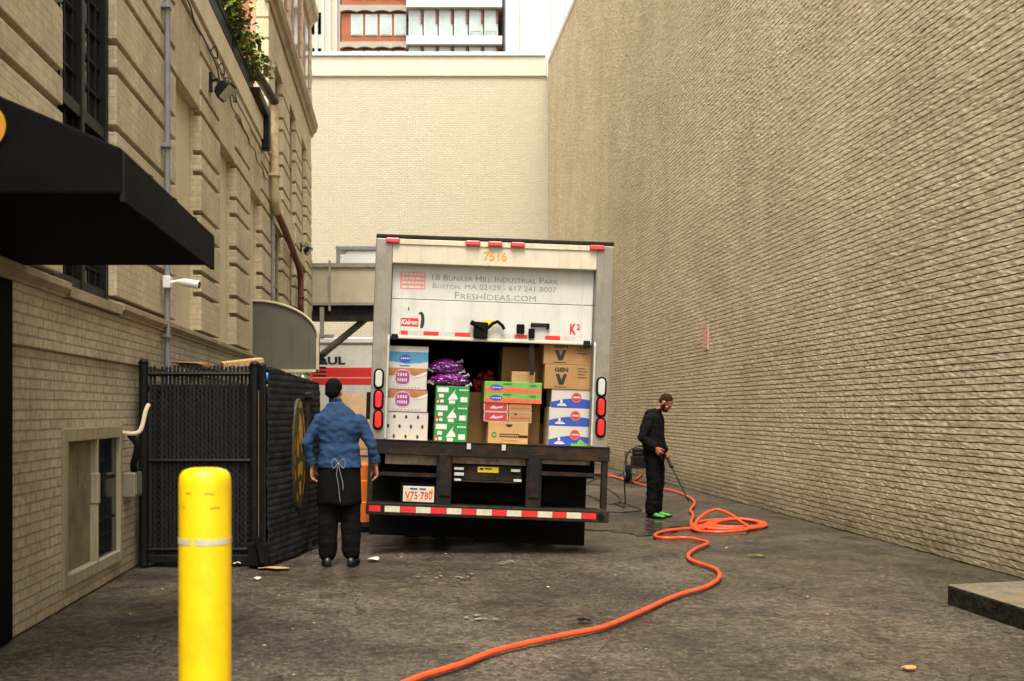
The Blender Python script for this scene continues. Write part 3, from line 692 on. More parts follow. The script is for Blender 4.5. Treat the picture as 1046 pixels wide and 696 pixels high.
# ================================================================== curved canopy on the far left
p = thing('curved_canopy', 'dull metal quarter round canopy jutting from the far left wall', 'canopy', (-2.5, 20, 2.2))
prof = [(-2.53, 2.2), (-1.41, 2.2), (-1.40, 2.76)]+[(-2.53+1.13*math.cos(a), 2.76+.64*math.sin(a)) for a in [R(10*k) for k in range(1, 10)]]
mb = MB(); mb.prism(prof, 18.55, 18.98, 'y'); mb.build('shell', 'canopy_metal', p)
mb = MB()
for a, b in zip(prof[2:-1], prof[3:]): mb.tube([(a[0], 18.53, a[1]), (b[0], 18.53, b[1])], .022, 6)
mb.box(-1.43, -1.385, 18.5, 18.6, 2.17, 2.76); mb.box(-2.53, -1.39, 18.5, 18.6, 2.17, 2.215); mb.build('trim', 'stone', p)
mb = MB()
for x in (-2.2, -1.85, -1.55): mb.box(x-.006, x+.006, 18.535, 18.548, 2.22, 2.9)
mb.build('seam', 'canopy_metal', p)

# ================================================================== bridge across the alley
p = thing('bridge', 'tan covered bridge with diagonal brace crossing behind the delivery truck', 'bridge', (1.5, 31.6, 4.5))
mb = MB(); mb.box(-2.9, 5.55, 31.2, 32.2, 4.62, 5.72); mb.build('cladding', 'bridge_metal', p, bevel=.02)
mb = MB()
for x in (-2.55, -2.02, -.4, 1.2, 2.8, 4.4): mb.box(x-.035, x+.035, 31.13, 31.2, 4.4, 5.85)
mb.box(-2.6, 5.55, 31.14, 31.2, 5.66, 5.78); mb.box(-2.6, 5.55, 31.14, 31.2, 4.56, 4.64); mb.build('rib', 'grey_metal', p)
mb = MB(); mb.box(-2.8, 5.5, 31.3, 32.1, 4.16, 4.62); mb.box(-2.8, 5.5, 31.2, 31.34, 4.12, 4.24); mb.build('girder', 'dark_steel', p)
mb = MB(); mb.tube([(-2.55, 31.6, 2.92), (-.66, 31.6, 4.47)], .10, 8); mb.build('brace', 'canopy_metal', p)
mb = MB(); mb.box(-2.30, -2.18, 31.1, 31.22, 3.6, 4.5); mb.box(-2.7, -1.9, 31.0, 31.25, 3.62, 3.70); mb.build('hanger', 'grey_metal', p)
mb = MB()
for k in range(6): mb.box(-2.5, -2.15, 31.3, 31.7, 2.5+.12*k, 2.55+.12*k)
mb.build('grille', 'dark_steel', p)
p = thing('roof_vent', 'white metal vent housing standing on top of the tan bridge', 'vent', (-1.0, 32, 5.73))
mb = MB(); mb.prism([(-1.78, 5.73), (-.2, 5.73), (-.2, 6.18), (-1.5, 6.18)], 31.3, 32.1, 'y'); mb.build('housing', 'white_wall', p, bevel=.02)
mb = MB(); mb.box(-1.85, -.15, 31.25, 32.15, 6.18, 6.28); mb.build('lid', 'pipe_grey', p); mb = MB(); mb.box(-1.84, -1.72, 31.26, 31.34, 5.73, 6.2); mb.build('post', 'pipe_grey', p)

# ================================================================== towers beyond the end wall
def slab_tower():
    p = thing('apartment_tower', 'distant tower with terracotta window bays and white balconies above the end wall', 'building', (2, 90, 0))
    mb = MB(); mb.box(-4.75, 8.1, 88.6, 100, 0, 44); mb.build('wall', 'concrete', p)
    for k in range(-1, 5):
        zb = 28.05+2.98*k
        m_ = MB(); m_.box(-4.75, .55, 88.0, 88.6, zb+.55, zb+2.98); 
        bay = m_.build('bay', 'tan_panel', p)
        m_ = MB()                                         # scalloped band
        for j in range(4):
            x0 = -4.85+1.36*j+(.0); pr_ = [(x0, zb+.56), (x0, zb+.02)]+[(x0+1.36*(i/8), zb+.02+.14*math.sin(math.pi*i/8)) for i in range(1, 8)]+[(x0+1.36, zb+.02), (x0+1.36, zb+.56)]
            m_.prism(pr_, 87.7, 88.6, 'y')
        m_.build('band', 'concrete', p)
        m_ = MB()
        for j in range(18): x = -4.7+j*.3; m_.box(x-.012, x+.012, 87.985, 88.0, zb+.56, zb+1.15)
        m_.build('board_joint', 'rust', bay)
        for j in range(4):
            x = -3.95+1.18*j
            m_ = MB(); m_.box(x, x+.96, 87.93, 88.02, zb+1.15, zb+2.86); wn = m_.build('window', 'white_wall', p)
            m_ = MB(); m_.box(x+.07, x+.89, 87.90, 87.94, zb+1.22, zb+2.79); m_.build('pane', 'pane_glass', wn)
        m_ = MB(); m_.box(.56, 8.25, 86.6, 88.6, zb-.12, zb+.10); m_.build('floor_slab', 'concrete', p)
        m_ = MB(); m_.box(.56, 8.25, 86.5, 86.62, zb-.05, zb+.62); m_.build('balustrade', 'white_wall', p)
        for j in range(6):
            x = .75+1.22*j
            m_ = MB(); m_.box(x, x+1.1, 86.95, 87.1, zb+.1, zb+2.86); wn = m_.build('window', 'white_wall', p)
            m_ = MB(); m_.box(x+.06, x+1.04, 86.92, 86.96, zb+.2, zb+2.7); m_.build('pane', 'pane_glass', wn)
        m_ = MB()
        for j in range(6): x = .66+1.22*j+1.2; m_.box(x-.16, x-.02, 86.8, 86.94, zb+1.75, zb+2.86)
        m_.build('fin', 'rust', p)
        m_ = MB()
        for j in range(4, 6): 
            x = .75+1.22*j; m_.box(x+.1, x+.95, 86.66, 86.72, zb+1.0, zb+1.05); m_.box(x+.1, x+.16, 86.66, 86.72, zb+.1, zb+1.0); m_.box(x+.9, x+.95, 86.66, 86.72, zb+.1, zb+1.0)
        m_.build('balcony_rail', 'grey_metal', p)
    mb = MB(); mb.box(-5, 8.3, 87.8, 100.2, 44, 44.6); mb.build('roof', 'concrete', p)
slab_tower()
p = thing('white_tower', 'plain white panelled tower seen over the right end of the end wall', 'building', (16, 92, 0))
mb = MB(); mb.box(8.5, 26, 86, 100, 0, 46); mb.build('wall', 'white_wall', p)
mb = MB()
for x in (9.6, 12.1, 13.2, 15.5, 18): mb.box(x-.03, x+.03, 85.97, 86, 0, 46)
mb.build('panel_joint', 'concrete', p); mb = MB(); mb.box(8.4, 26.1, 85.9, 100.1, 46, 46.4); mb.build('roof', 'white_wall', p)
p = thing('ribbed_tower', 'cream tower with upright ribs glimpsed left of the terracotta bays', 'building', (-9, 90, 0))
mb = MB(); mb.box(-14, -4.95, 90, 100, 0, 42); mb.build('wall', 'white_paint', p)
mb = MB()
for k in range(16): x = -13.6+.55*k; mb.box(x, x+.16, 89.75, 90, 0, 42)
mb.build('rib', 'white_wall', p); mb = MB(); mb.box(-14.1, -4.9, 89.7, 100.1, 42, 42.4); mb.build('roof', 'concrete', p)
mb = MB()
for k in range(6):
    for z in range(6): mb.box(-7.9+.0+.55*(k % 3), -7.65+.55*(k % 3), 89.97, 90.0, 24+3*z, 25.8+3*z)
mb.build('window', 'pipe_grey', p)
# ================================================================== fenced bin enclosure
t = thing('fence', 'black slatted chain link fence screening the bins between the wall and the swung leaf', 'fence', (-1.9, 10.45, 0))
for i, (x, y, r, h) in enumerate(((-2.47, 10.40, .045, 1.97), (-1.40, 10.42, .045, 1.95), (-1.315, 10.34, .035, 1.93))):
    mb = MB(); mb.tube([(x, y, 0), (x, y, h)], r, 12); mb.ball((x, y, h), r*1.15, r*1.15, .035); mb.build('post', 'black_metal', t, smooth='auto')
for z in (1.86, 1.02, .16): mb = MB(); mb.tube([(-2.45, 10.43, z), (-1.40, 10.43, z)], .021, 8); mb.build('rail', 'black_metal', t)
mb = MB(); n = 27
for k in range(n):
    x = -2.415+k*(1.0/(n-1)); a = R(random.uniform(2, 34)); w_ = .0135
    if k in (2,): continue
    top = 1.935+random.uniform(-.01, .01); 
    mb.obox((x, 10.455, (top+.07)/2), (w_*math.cos(a), w_*math.sin(a), 0), (-.0012*math.sin(a), .0012*math.cos(a), 0), (random.uniform(-.003, .003), 0, (top-.07)/2))
mb.build('slat_panel', 'slat', t)
mb = MB(); st = .058; x0, x1, z0, z1 = -2.43, -1.40, .06, 1.93
k = -int((z1-z0)/st)-1
while x0+k*st < x1:
    for sgn in (1, -1):
        xa = x0+k*st if sgn > 0 else x0+k*st+(z1-z0); a = Vector((xa, 10.44, z0)); b = Vector((xa+sgn*(z1-z0), 10.44, z1))
        d = b-a; ts = [0, 1]
        t0 = max(0, (x0-a.x)/d.x if d.x > 0 else (x1-a.x)/d.x); t1 = min(1, (x1-a.x)/d.x if d.x > 0 else (x0-a.x)/d.x)
        if t1-t0 > .02: mb.tube([a+d*t0, a+d*t1], .002, 3)
    k += 1
for k in range(18):
    x = x0+k*st; mb.tube([(x-.012, 10.44, 1.92), (x, 10.44, 1.965), (x+.012, 10.44, 1.92)], .003, 4)
mb.build('wire_mesh', 'wire', t)
mb = MB(); mb.box(-1.36, -1.345, 10.38, 10.41, .15, 1.7); mb.build('wood_strip', 'plywood', t)
mb = MB(); mb.box(-2.43, -1.36, 10.40, 10.47, .03, .11); mb.build('bottom_bar', 'black_metal', t, bevel=.01)
mb = MB(); mb.box(-1.45, -1.25, 10.25, 10.46, .02, .24); mb.tube([(-1.36, 10.24, .3), (-1.3, 10.22, .05)], .03, 8); mb.build('hinge_foot', 'rubber', t, bevel=.03)

# swung leaf, covered in woven windscreen
A, B = Vector((-1.285, 10.31, 0)), Vector((-.905, 11.96, 0))
lf = thing('gate_leaf', 'swung open gate leaf covered in black woven windscreen with a gold oval emblem', 'gate', A)
D = (B-A); L = D.length; D.normalize(); Nn = Vector((D.y, -D.x, 0))       # towards the alley
nx, nz = 150, 260; mb = MB()
for j in range(nz+1):
    for i in range(nx+1):
        s = i/nx; h = j/nz; zt_ = 1.93-.12*s; z = .03+h*(zt_-.03)
        q = z/.064; col = s*L/.075
        bump = .008*abs(math.sin(math.pi*q))**.7*(.15+.85*abs(math.sin(math.pi*(col+.5*(int(q) % 2))))**.6)
        bump += .02*mnoise.noise((s*3.1, z*1.9, 4))+.012*mnoise.noise((s*9, z*5, 2))
        if h < .04: bump += .03*(1-h/.04)*mnoise.noise((s*12, 0, 7))
        p_ = A+D*(s*L)+Nn*(.018+bump); mb.v.append((p_.x, p_.y, z+(.012*mnoise.noise((s*14, 3, 1)) if j in (0, nz) else 0)))
for j in range(nz):
    for i in range(nx):
        mb.f.append((j*(nx+1)+i, j*(nx+1)+i+1, (j+1)*(nx+1)+i+1, (j+1)*(nx+1)+i)); mb.m.append(0)
o = mb.build('windscreen', 'windscreen', lf, smooth=True)
sm = o.modifiers.new('thick', 'SOLIDIFY'); sm.thickness = .006; sm.offset = -1
mb = MB()
for a, b in (((0, .05), (0, 1.93)), ((L, .05), (L, 1.81)), ((0, 1.9), (L, 1.78)), ((0, .1), (L, .1)), ((0, 1.0), (L, .97))):
    mb.tube([A+D*a[0]+Vector((0, 0, a[1]))-Nn*.012, A+D*b[0]+Vector((0, 0, b[1]))-Nn*.012], .022, 8)
mb.build('frame', 'black_metal', lf)
# emblem
Sx = .5*L; ctr = A+D*(.53*L)+Vector((0, 0, 1.06))+Nn*.052
def on_leaf(polys): return polys
em = MB(); 
em.rings([[ctr+D*(.19*math.cos(a))+Vector((0, 0, .57*math.sin(a)))+Nn*q for a in [2*math.pi*k/40 for k in range(40)]] for q in (-.045, 0)]); emo = em.build('emblem', 'olive', lf)
lo = ctr-WM(lf).translation
gp = []
for k in (0, 1, 2, 4, 5, 9, 10, 11, 13, 17, 18):
    a0, a1 = 2*math.pi*k/20, 2*math.pi*(k+.8)/20
    gp.append([(.235*math.cos(a0), .545*math.sin(a0)), (.235*math.cos(a1), .545*math.sin(a1)), (.205*math.cos(a1), .48*math.sin(a1)), (.205*math.cos(a0), .48*math.sin(a0))])
gp += [[(-.03, .42), (.06, .38), (.12, .22), (.13, .05), (.07, -.02), (.03, .08), (-.02, .1), (-.06, .25)], [(-.11, .2), (-.05, .12), (-.04, -.05), (-.13, -.02), (-.14, .1)], [(-.1, -.12), (.02, -.08), (.12, -.1), (.1, -.25), (.02, -.2), (-.08, -.26)], [(-.05, -.3), (.06, -.28), (.05, -.42), (-.02, -.44)]]
decal('gold_pattern', 'gold', gp, emo, lo, D*.76, (0, 0, 1), .002)

# bin inside with cardboard and bags
p = thing('bin', 'dark steel bin inside the slatted fence, rim just below the fence top', 'bin', (-1.95, 11.2, 0))
mb = MB(); mb.prism([(10.62, .12), (11.9, .12), (11.98, 1.72), (10.55, 1.72)], -2.45, -1.4, 'x'); mb.build('body', 'dark_steel', p, bevel=.02)
mb = MB(); mb.box(-2.47, -1.38, 10.52, 12.0, 1.68, 1.76); mb.build('rim', 'dark_steel', p, bevel=.01)
mb = MB()
for x in (-2.35, -1.5):
    for y in (10.75, 11.75): mb.tube([(x-.03, y, .07), (x+.03, y, .07)], .07, 12)
mb.build('wheel', 'rubber', p)
def flatbox(name, label, cat, c, e, mat, rot, bevel=.006):
    mb = MB(); mb.box(-e[0], e[0], -e[1], e[1], 0, 2*e[2]); o = mb.build(name, mat, None, bevel=bevel); o.location = c; o.rotation_euler = rot; tag(o, label, cat); return o
o = flatbox('cardboard_box', 'flattened orange brown carton lying on top of the bin', 'box', (-1.58, 10.85, 1.945), (.20, .22, .035), 'cardboard_pale', (R(4), R(-7), R(12)))
mb = MB(); mb.box(-.2, .2, .18, .42, .03, .036); mb.build('flap', 'cardboard', o, local=True)
o = flatbox('cardboard_box', 'small crushed red brown carton at the back of the bin', 'box', (-2.0, 10.85, 1.92), (.15, .2, .025), 'cardboard', (R(-5), R(3), R(-20)))
mb = MB(); mb.box(-.15, .15, -.38, -.18, .02, .026); mb.build('flap', 'cardboard', o, local=True)
def bag(name, label, cat, c, r, mat, seed, group=None, flat=.6, knot=True):
    mb = MB(); nu, nv = 20, 12; rg = []
    for j in range(nv+1):
        th = math.pi*(.03+.94*j/nv); ring = []
        for k in range(nu):
            d = Vector((math.sin(th)*math.cos(2*math.pi*k/nu), math.sin(th)*math.sin(2*math.pi*k/nu), math.cos(th)*flat))
            ring.append(Vector((0, 0, r*flat))+d*r*(1+.28*mnoise.noise(d*2.2+Vector((seed, 0, 0)))+.10*mnoise.noise(d*6+Vector((0, seed, 0)))))
        rg.append(ring)
    mb.rings(rg)
    o = mb.build(name, mat, None, smooth=True); o.location = c; tag(o, label, cat, group)
    if knot:
        k = MB(); top = Vector((0, 0, r*flat*2)); k.tube([top-Vector((0, 0, .02)), top+Vector((.01, 0, .02)), top+Vector((.03, .01, .04))], [.015, .008, .022], 7); k.build('knot', mat, o, local=True)
    return o
bag('bag', 'bright blue plastic bag on the bin at the fence corner', 'bag', (-1.36, 11.15, 1.78), .11, 'blue_bag', 1)
bag('bag', 'bright blue plastic bag behind the swung gate leaf', 'bag', (-1.14, 11.75, 1.72), .10, 'blue_bag', 5)
bag('bag', 'pale plastic bag behind the far end of the gate leaf', 'bag', (-1.12, 12.25, 1.70), .13, 'paper', 8)
p = thing('bin', 'low grey bin behind the swung gate leaf, bags on its lid', 'bin', (-1.3, 12.0, 0))
mb = MB(); mb.prism([(-1.36, .1), (-.98, .1), (-.95, 1.62), (-1.39, 1.62)], 11.45, 12.5, 'y'); mb.build('body', 'dark_steel', p, bevel=.02)
mb = MB(); mb.box(-1.37, -.93, 11.42, 12.53, 1.63, 1.70); mb.build('lid', 'black_metal', p, bevel=.015)

# ================================================================== bollard
p = thing('bollard', 'bright yellow bollard with a worn grey band in the foreground', 'bollard', (-.675, 3.74, 0))
mb = MB(); r = .0905
prof = [(r, 0), (r, 1.245), (r*.985, 1.265), (r*.93, 1.283), (r*.80, 1.295), (r*.55, 1.302), (r*.2, 1.304)]
mb.lathe((-.675, 3.74, 0), prof, 64); mb.build('sleeve', 'yellow', p, smooth='auto')
mb = MB()
for a0, a1 in ((-178, -112), (-104, -20), (-12, 95), (101, 172)):
    n = 16; rg = []
    for z, rr in ((1.043, .0915), (1.043, .0922), (1.063, .0922), (1.063, .0915)):
        rg.append([(-.675+rr*math.cos(R(a0+(a1-a0)*k/n)), 3.74+rr*math.sin(R(a0+(a1-a0)*k/n)), z+.003*mnoise.noise((k*.5, a0, z*30))) for k in range(n+1)])
    mb.rings(rg, False, close=False)
mb.build('band', 'bollard_tape', p)
mb = MB()
for z, a0, a1 in ((1.218, -125, -110), (1.216, -82, -60), (1.167, -70, -45), (1.165, -170, -150), (1.17, -135, -128)):
    n = 8; mb.rings([[(-.675+rr*math.cos(R(a0+(a1-a0)*k/n)), 3.74+rr*math.sin(R(a0+(a1-a0)*k/n)), z+dz+.003*mnoise.noise((k*.6, z*50, 0))) for k in range(n+1)] for dz, rr in ((0, .0906), (.0, .0911), (.004, .0911), (.004, .0906))], False, close=False)
mb.build('scuff', plain('dark_scuff', (.30, .17, .01), .6), p)

# ================================================================== delivery truck
ROLL = R(2.06); TO = Vector((.945, 11.3, 1.154))
truck = thing('delivery_truck', 'white box truck with roll up door half raised on a load of produce cartons', 'truck', TO, (0, ROLL, 0))
TM = Matrix.Translation(TO) @ Matrix.Rotation(ROLL, 4, 'Y'); TI = TM.inverted()
def T(u, v, d=0.0):
    q = TI @ at(u, v, TO.y+d); return q.x, q.z
def tb(name, mats, mb, parent=None, **k): return mb.build(name, mats, parent or truck, local=True, **k)
LX, RX, HB = -1.265, 1.235, 2.15
IX0, IX1 = -1.085, 1.055
# body shell
mb = MB(); mb.box(LX+.01, LX+.06, .12, 6.0, 0, 2.12); mb.box(RX-.06, RX-.01, .12, 6.0, 0, 2.12); mb.box(LX+.01, RX-.01, 5.95, 6.0, 0, 2.12)
tb('side_panel', 'truck_white', mb)
mb = MB(); mb.box(LX, RX, .0, 6.02, 2.12, 2.165); tb('roof', 'dark_steel', mb, bevel=.012)
mb = MB(); mb.box(LX+.06, RX-.06, .0, 5.95, -.10, 0); tb('floor', 'plywood', mb)
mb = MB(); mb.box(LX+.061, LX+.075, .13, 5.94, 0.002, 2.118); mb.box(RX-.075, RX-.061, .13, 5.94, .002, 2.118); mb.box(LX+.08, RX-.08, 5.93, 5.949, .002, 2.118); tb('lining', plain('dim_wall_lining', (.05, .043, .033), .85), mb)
for a0, a1, nm in ((LX, IX0, 'l'), (IX1, RX, 'r')):
    mb = MB(); mb.box(a0, a1, -.015, .14, -.01, 2.118); tb('door_post', 'frame_grey', mb, bevel=.012)
    mb = MB(); x = a1-.012 if nm == 'l' else a0+.012
    mb.tube([(x, -.02, .02), (x, -.02, 1.06), (x, .0, 1.12)], .012, 6); tb('grab_rail', 'tape_grey', mb)
mb = MB(); mb.box(IX0-.002, IX1+.002, .0, .13, 1.865, 2.119); tb('header', 'header', mb, bevel=.006)
mb = MB(); mb.box(LX+.16, RX-.16, -.012, .0, 2.065, 2.112); tb('reflector_strip', 'tape_white', mb)
for u0, u1, v in ((394.5, 408.5, 242.5), (475.5, 490.5, 246), (498.5, 513, 247), (521.5, 536, 248), (602, 617, 251.8)):
    a0 = T(u0, v)[0]; a1 = T(u1, v)[0]
    mb = MB(); mb.box(a0, a1, -.04, -.012, 2.07, 2.122); tb('marker_light', 'red_lens', mb, bevel=.01)
decal('fleet_number', 'orange_ink', text('7516', T(494, 266)[0], 1.925, T(517.5, 266)[0], 2.02, bold=.02), truck, (0, 0, 0), (1, 0, 0), (0, 0, 1), .003)
# tail lamps
def lamp_mesh(a, b, hw, hh, y0, y1):
    pr_ = [(a+hw*math.cos(q), b+(hh-hw)+hw*math.sin(q)) for q in [math.pi*k/8 for k in range(9)]]+[(a+hw*math.cos(q), b-(hh-hw)+hw*math.sin(q)) for q in [math.pi+math.pi*k/8 for k in range(9)]]
    mb = MB(); mb.prism(pr_, y0, y1, 'y'); return mb
for uc, vl in ((387, ((378, 396), (398.5, 418), (419, 438.5))), (614.2, ((386, 405), (406.5, 425.5), (427, 446.5)))):
    for k, (v0, v1) in enumerate(vl):
        a, b = T(uc-(k*.4), (v0+v1)/2, -.02)
        hs_ = tb('tail_lamp', 'rubber', lamp_mesh(a, b, .055, .108, -.035, -.014), bevel=.006)
        tb('lens', 'white_lens' if k == 0 else 'red_lens', lamp_mesh(a, b, .036, .088, -.05, -.034), hs_, bevel=.008)
# roll up door
door = MB(); door.box(IX0+.004, IX1-.004, .105, .14, 1.503, 1.87); door.box(IX0+.004, IX1-.004, .105, .14, 1.105, 1.497)
door = tb('roll_door', 'truck_white', door, bevel=.003)
mb = MB(); mb.box(IX0+.005, IX1-.005, .112, .138, 1.496, 1.504); tb('seam', 'dark_steel', mb, door)
mb = MB(); mb.box(IX0+.01, IX1-.01, .085, .145, 1.078, 1.106); tb('bottom_rail', 'header', mb, door, bevel=.006)
for x in (IX0+.05, IX1-.06):
    mb = MB(); mb.box(x-.035, x+.035, .06, .10, 1.06, 1.125); tb('roller_bracket', 'black_metal', mb, door, bevel=.008)
    mb = MB(); mb.box(x+(.06 if x < 0 else -.06)-.004, x+(.06 if x < 0 else -.06)+.004, .1015, .1049, 1.11, 1.86); tb('stile_line', 'tape_grey', mb, door)
FD = (0, .105, 0)                          # the door's outer face
def dd(name, mat, polys, lift=.0015): return decal(name, mat, polys, door, FD, (1, 0, 0), (0, 0, 1), lift)
def D2(u, v): return T(u, v, .105)
def bx(u0, v0, u1, v1):                    # the box of a marking on the door face
    um, vm = (u0+u1)/2, (v0+v1)/2
    return D2(u0, vm)[0], D2(um, v1)[1], D2(u1, vm)[0], D2(um, v0)[1]
dd('address_lettering', 'grey_ink', text('18 Bunker Hill Industrial Park', *bx(441.5, 282.4, 570.5, 288.6), small_caps=True))
dd('phone_lettering', 'grey_ink', text('Boston, MA 02129 - 617 241 8007', *bx(442, 291.6, 568.5, 297.5), small_caps=True))
dd('website_lettering', 'grey_ink', text('FreshIdeas.com', *bx(464.5, 299.8, 547.5, 306.8), small_caps=True))
x0, y0, x1, y1 = bx(408.8, 278, 434.6, 295.5)
st_ = dd('warning_sticker', 'pink_ink', [rect(x0, y0, x1, y1)])
P = []
rng = random.Random(4)
for k in range(4):
    yy = y1-(k+.5)*(y1-y0)/4; xx = x0+.02; 
    while xx < x1-.03:
        wl = min(rng.uniform(.02, .07), x1-.015-xx); P.append(rect(xx, yy-.011, xx+wl, yy+.011)); xx += wl+.010
decal('print', 'white_ink', P, st_, FD, (1, 0, 0), (0, 0, 1), .003)
x0, y0, x1, y1 = bx(408.7, 325, 427.5, 333.5)
st_ = dd('maker_badge', 'red_ink', [rect(x0, y0, x1, y1)])
decal('print', 'white_ink', text('Kidron', x0+.012, y0+.018, x1-.01, y1-.016, shear=.2, bold=.03), st_, FD, (1, 0, 0), (0, 0, 1), .003)
x0, y0, x1, y1 = bx(427.5, 318.5, 434, 335.5); W_, H_ = x1-x0, y1-y0
dd('bird_emblem', 'black_ink', [[(x0+W_*a, y0+H_*b) for a, b in ((.3, 0), (.75, .03), (.95, .3), (.95, .6), (.8, .85), (.5, 1), (.1, .95), (-.1, .86), (.3, .82), (.42, .6), (.35, .3))]], .002)
x0, y0, x1, y1 = bx(582, 331, 592.5, 342)
dd('panel_mark', 'red_ink', text('K', x0, y0, x0+(x1-x0)*.62, y1, bold=.05)+text('2', x0+(x1-x0)*.66, y0+(y1-y0)*.42, x1, y1, bold=.04))
segs = ((408, 416.5, 'r'), (417, 432, 'g'), (432.5, 448, 'r'), (448.5, 464, 'g'), (464.5, 480.5, 'r'), (481, 487, 'g'), (511, 525, 'g'), (525.5, 539, 'r'), (548, 556.5, 'g'), (557, 572.5, 'r'), (573, 588, 'g'))
for u0, u1, c in segs:
    a0, a1 = D2(u0, 340)[0], D2(u1, 340)[0]
    dd('reflector', 'tape_red' if c == 'r' else 'tape_grey', [rect(a0, 1.122, a1, 1.165)])
mb = MB(); a0, b0 = D2(493, 331); 
mb.obox((a0-.02, .07, b0-.07), (.075, 0, -.004), (0, .03, 0), (.002, 0, .085)); la = tb('latch', 'rubber', mb, door, bevel=.012)
mb = MB(); c0 = D2(480.5, 329.5); c1 = D2(494, 336.5); mb.tube([(c0[0], .05, c0[1]), (c1[0], .05, c1[1])], .026, 8); tb('lever', 'rubber', mb, la)
mb = MB(); pts = [D2(*q) for q in ((495, 338), (503, 331), (508, 329), (513, 333.5), (514.5, 337))]; mb.tube([(a, .055, b) for a, b in pts], .018, 8); tb('strap', 'rubber', mb, la)
x0, y0, x1, y1 = bx(492, 327.5, 505, 334.5); dd('latch_sticker', 'yellow_ink', [rect(x0, y0, x1, y1)])
mb = MB(); x0, y0, x1, y1 = bx(527.5, 331.5, 535.5, 341); mb.box(x0, x1, .075, .104, y0, y1); tb('handle_plate', 'rubber', mb, door, bevel=.008)
mb = MB(); x0, y0, x1, y1 = bx(542, 330.5, 561, 334.5); mb.box(x0, x1, .07, .09, y0, y1); mb.box(x0, x0+.02, .07, .104, y0, y1+.0); mb.box(x1-.03, x1, .07, .104, y0-.02, y1); tb('pull_handle', 'dark_steel', mb, door, bevel=.006)
mb = MB(); x0, y0, x1, y1 = bx(539.5, 336, 546, 346); mb.box(x0, x1, .07, .10, y0, y1); tb('strap_anchor', 'rubber', mb, door, bevel=.008)
mb = MB(); q0, q1 = D2(543.2, 344), D2(543.5, 383); mb.obox(((q0[0]+q1[0])/2, .12, (q0[1]+q1[1])/2), (.024, 0, 0), (0, .004, 0), ((q0[0]-q1[0])/2, 0, (q0[1]-q1[1])/2)); tb('pull_strap', plain('grey_webbing', (.025, .023, .02), .9, spec=.1), mb, door)
x0, y0, x1, y1 = bx(416.5, 313, 418.5, 317); dd('chip_mark', 'black_ink', [[(x0, y0), (x1, y0), ((x0+x1)/2, y1)]])
# deck sill and lift gate frame
mb = MB(); mb.box(-1.20, 1.255, -.06, .10, -.145, -.004); tb('deck_beam', 'rusty_steel', mb, bevel=.01)
mb = MB(); mb.box(-1.25, 1.25, -.065, .0, -.0035, .012); tb('deck_edge', 'dark_steel', mb)
for u in (478.5, 514): a = T(u, 456)[0]; mb = MB(); mb.box(a-.02, a+.02, -.075, -.06, -.06, .0); tb('hinge_tab', 'tape_grey', mb)
def zz(x, y): return 360+x/3.736, 440+y/3.736            # a pixel of the enlarged view
def zb(x0, y0, x1, y1, d=0):
    c0 = T(*zz(x0, (y0+y1)/2), d); c1 = T(*zz(x1, (y0+y1)/2), d); e0 = T(*zz((x0+x1)/2, y1), d); e1 = T(*zz((x0+x1)/2, y0), d)
    return c0[0], c1[0], e0[1], e1[1]
for x0, x1 in ((125, 322), (382, 662), (720, 905)):
    a0, a1, b0, b1 = zb(x0, 88, x1, 122, .12); mb = MB(); mb.box(a0, a1, .10, .2, b0-.02, -.14); tb('body_sill', 'sill', mb)
for x0, x1, y1 in ((320, 378, 292), (662, 720, 300)):
    a0, a1, b0, b1 = zb(x0, 70, x1, y1); mb = MB(); mb.box(a0, a1, -.05, .06, b0, b1); mb.box(a0+.02, a1-.02, -.065, -.05, b0+.12, b1-.05); tb('lift_post', 'dark_steel', mb, bevel=.012)
for x0, x1, y0 in ((58, 78, 90), (948, 970, 85)):
    a0, a1, b0, b1 = zb(x0, y0, x1, 300); mb = MB(); mb.box(a0, a1, -.05, .03, b0, b1); tb('side_post', 'rusty_steel', mb, bevel=.006)
for x0, x1 in ((80, 320), (720, 950)):
    a0, a1, b0, b1 = zb(x0, 160, x1, 174); mb = MB(); mb.box(a0, a1, -.02, .02, b0, b1); tb('cross_rail', 'rusty_steel', mb)
a0, a1, b0, b1 = zb(385, 135, 645, 192, .05); mb = MB(); mb.box(a0, a1, .03, .10, b0, b1); mb.box(a0, a1, .02, .10, b0-.02, b0); pl = tb('lift_bracket', 'dark_steel', mb, bevel=.008)
a0, a1, b0, b1 = zb(478, 139, 558, 160, .03); decal('yellow_label', 'yellow_ink', [rect(a0, b0, a1, b1)], pl, (0, .03, 0), (1, 0, 0), (0, 0, 1), .002)
decal('print', 'black_ink', [rect(a0+.02, b0+.025, a0+.06, b1-.012), rect(a0+.075, b0+.03, a0+.15, b1-.012)], pl, (0, .03, 0), (1, 0, 0), (0, 0, 1), .0035)
P = []
for x0, y0, x1, y1 in ((388, 140, 425, 150), (388, 160, 425, 172), (388, 184, 415, 192), (605, 148, 640, 158), (615, 186, 645, 196)):
    a0, a1, b0, b1 = zb(x0, y0, x1, y1, .02); mb = MB(); mb.box(a0, a1, .005, .03, b0, b1); tb('bolt_plate', 'tape_grey', mb, bevel=.004)
a0, a1, b0, b1 = zb(50, 288, 978, 334); mb = MB(); mb.box(-1.27, 1.265, -.08, .05, b0-.0, b1); tb('bumper', 'rusty_steel', mb, bevel=.01); bm0, bm1 = b0, b1
mb = MB(); mb.box(-1.22, 1.20, .052, .30, b1-.02, b1-.005); tb('bumper_tray', 'dark_steel', mb)
xs = [62, 108, 122, 182, 240, 298, 357, 415, 470, 531, 585, 643, 702, 760, 812, 870, 925]
cs = 'rkwrwrwrwrwrwrwr'
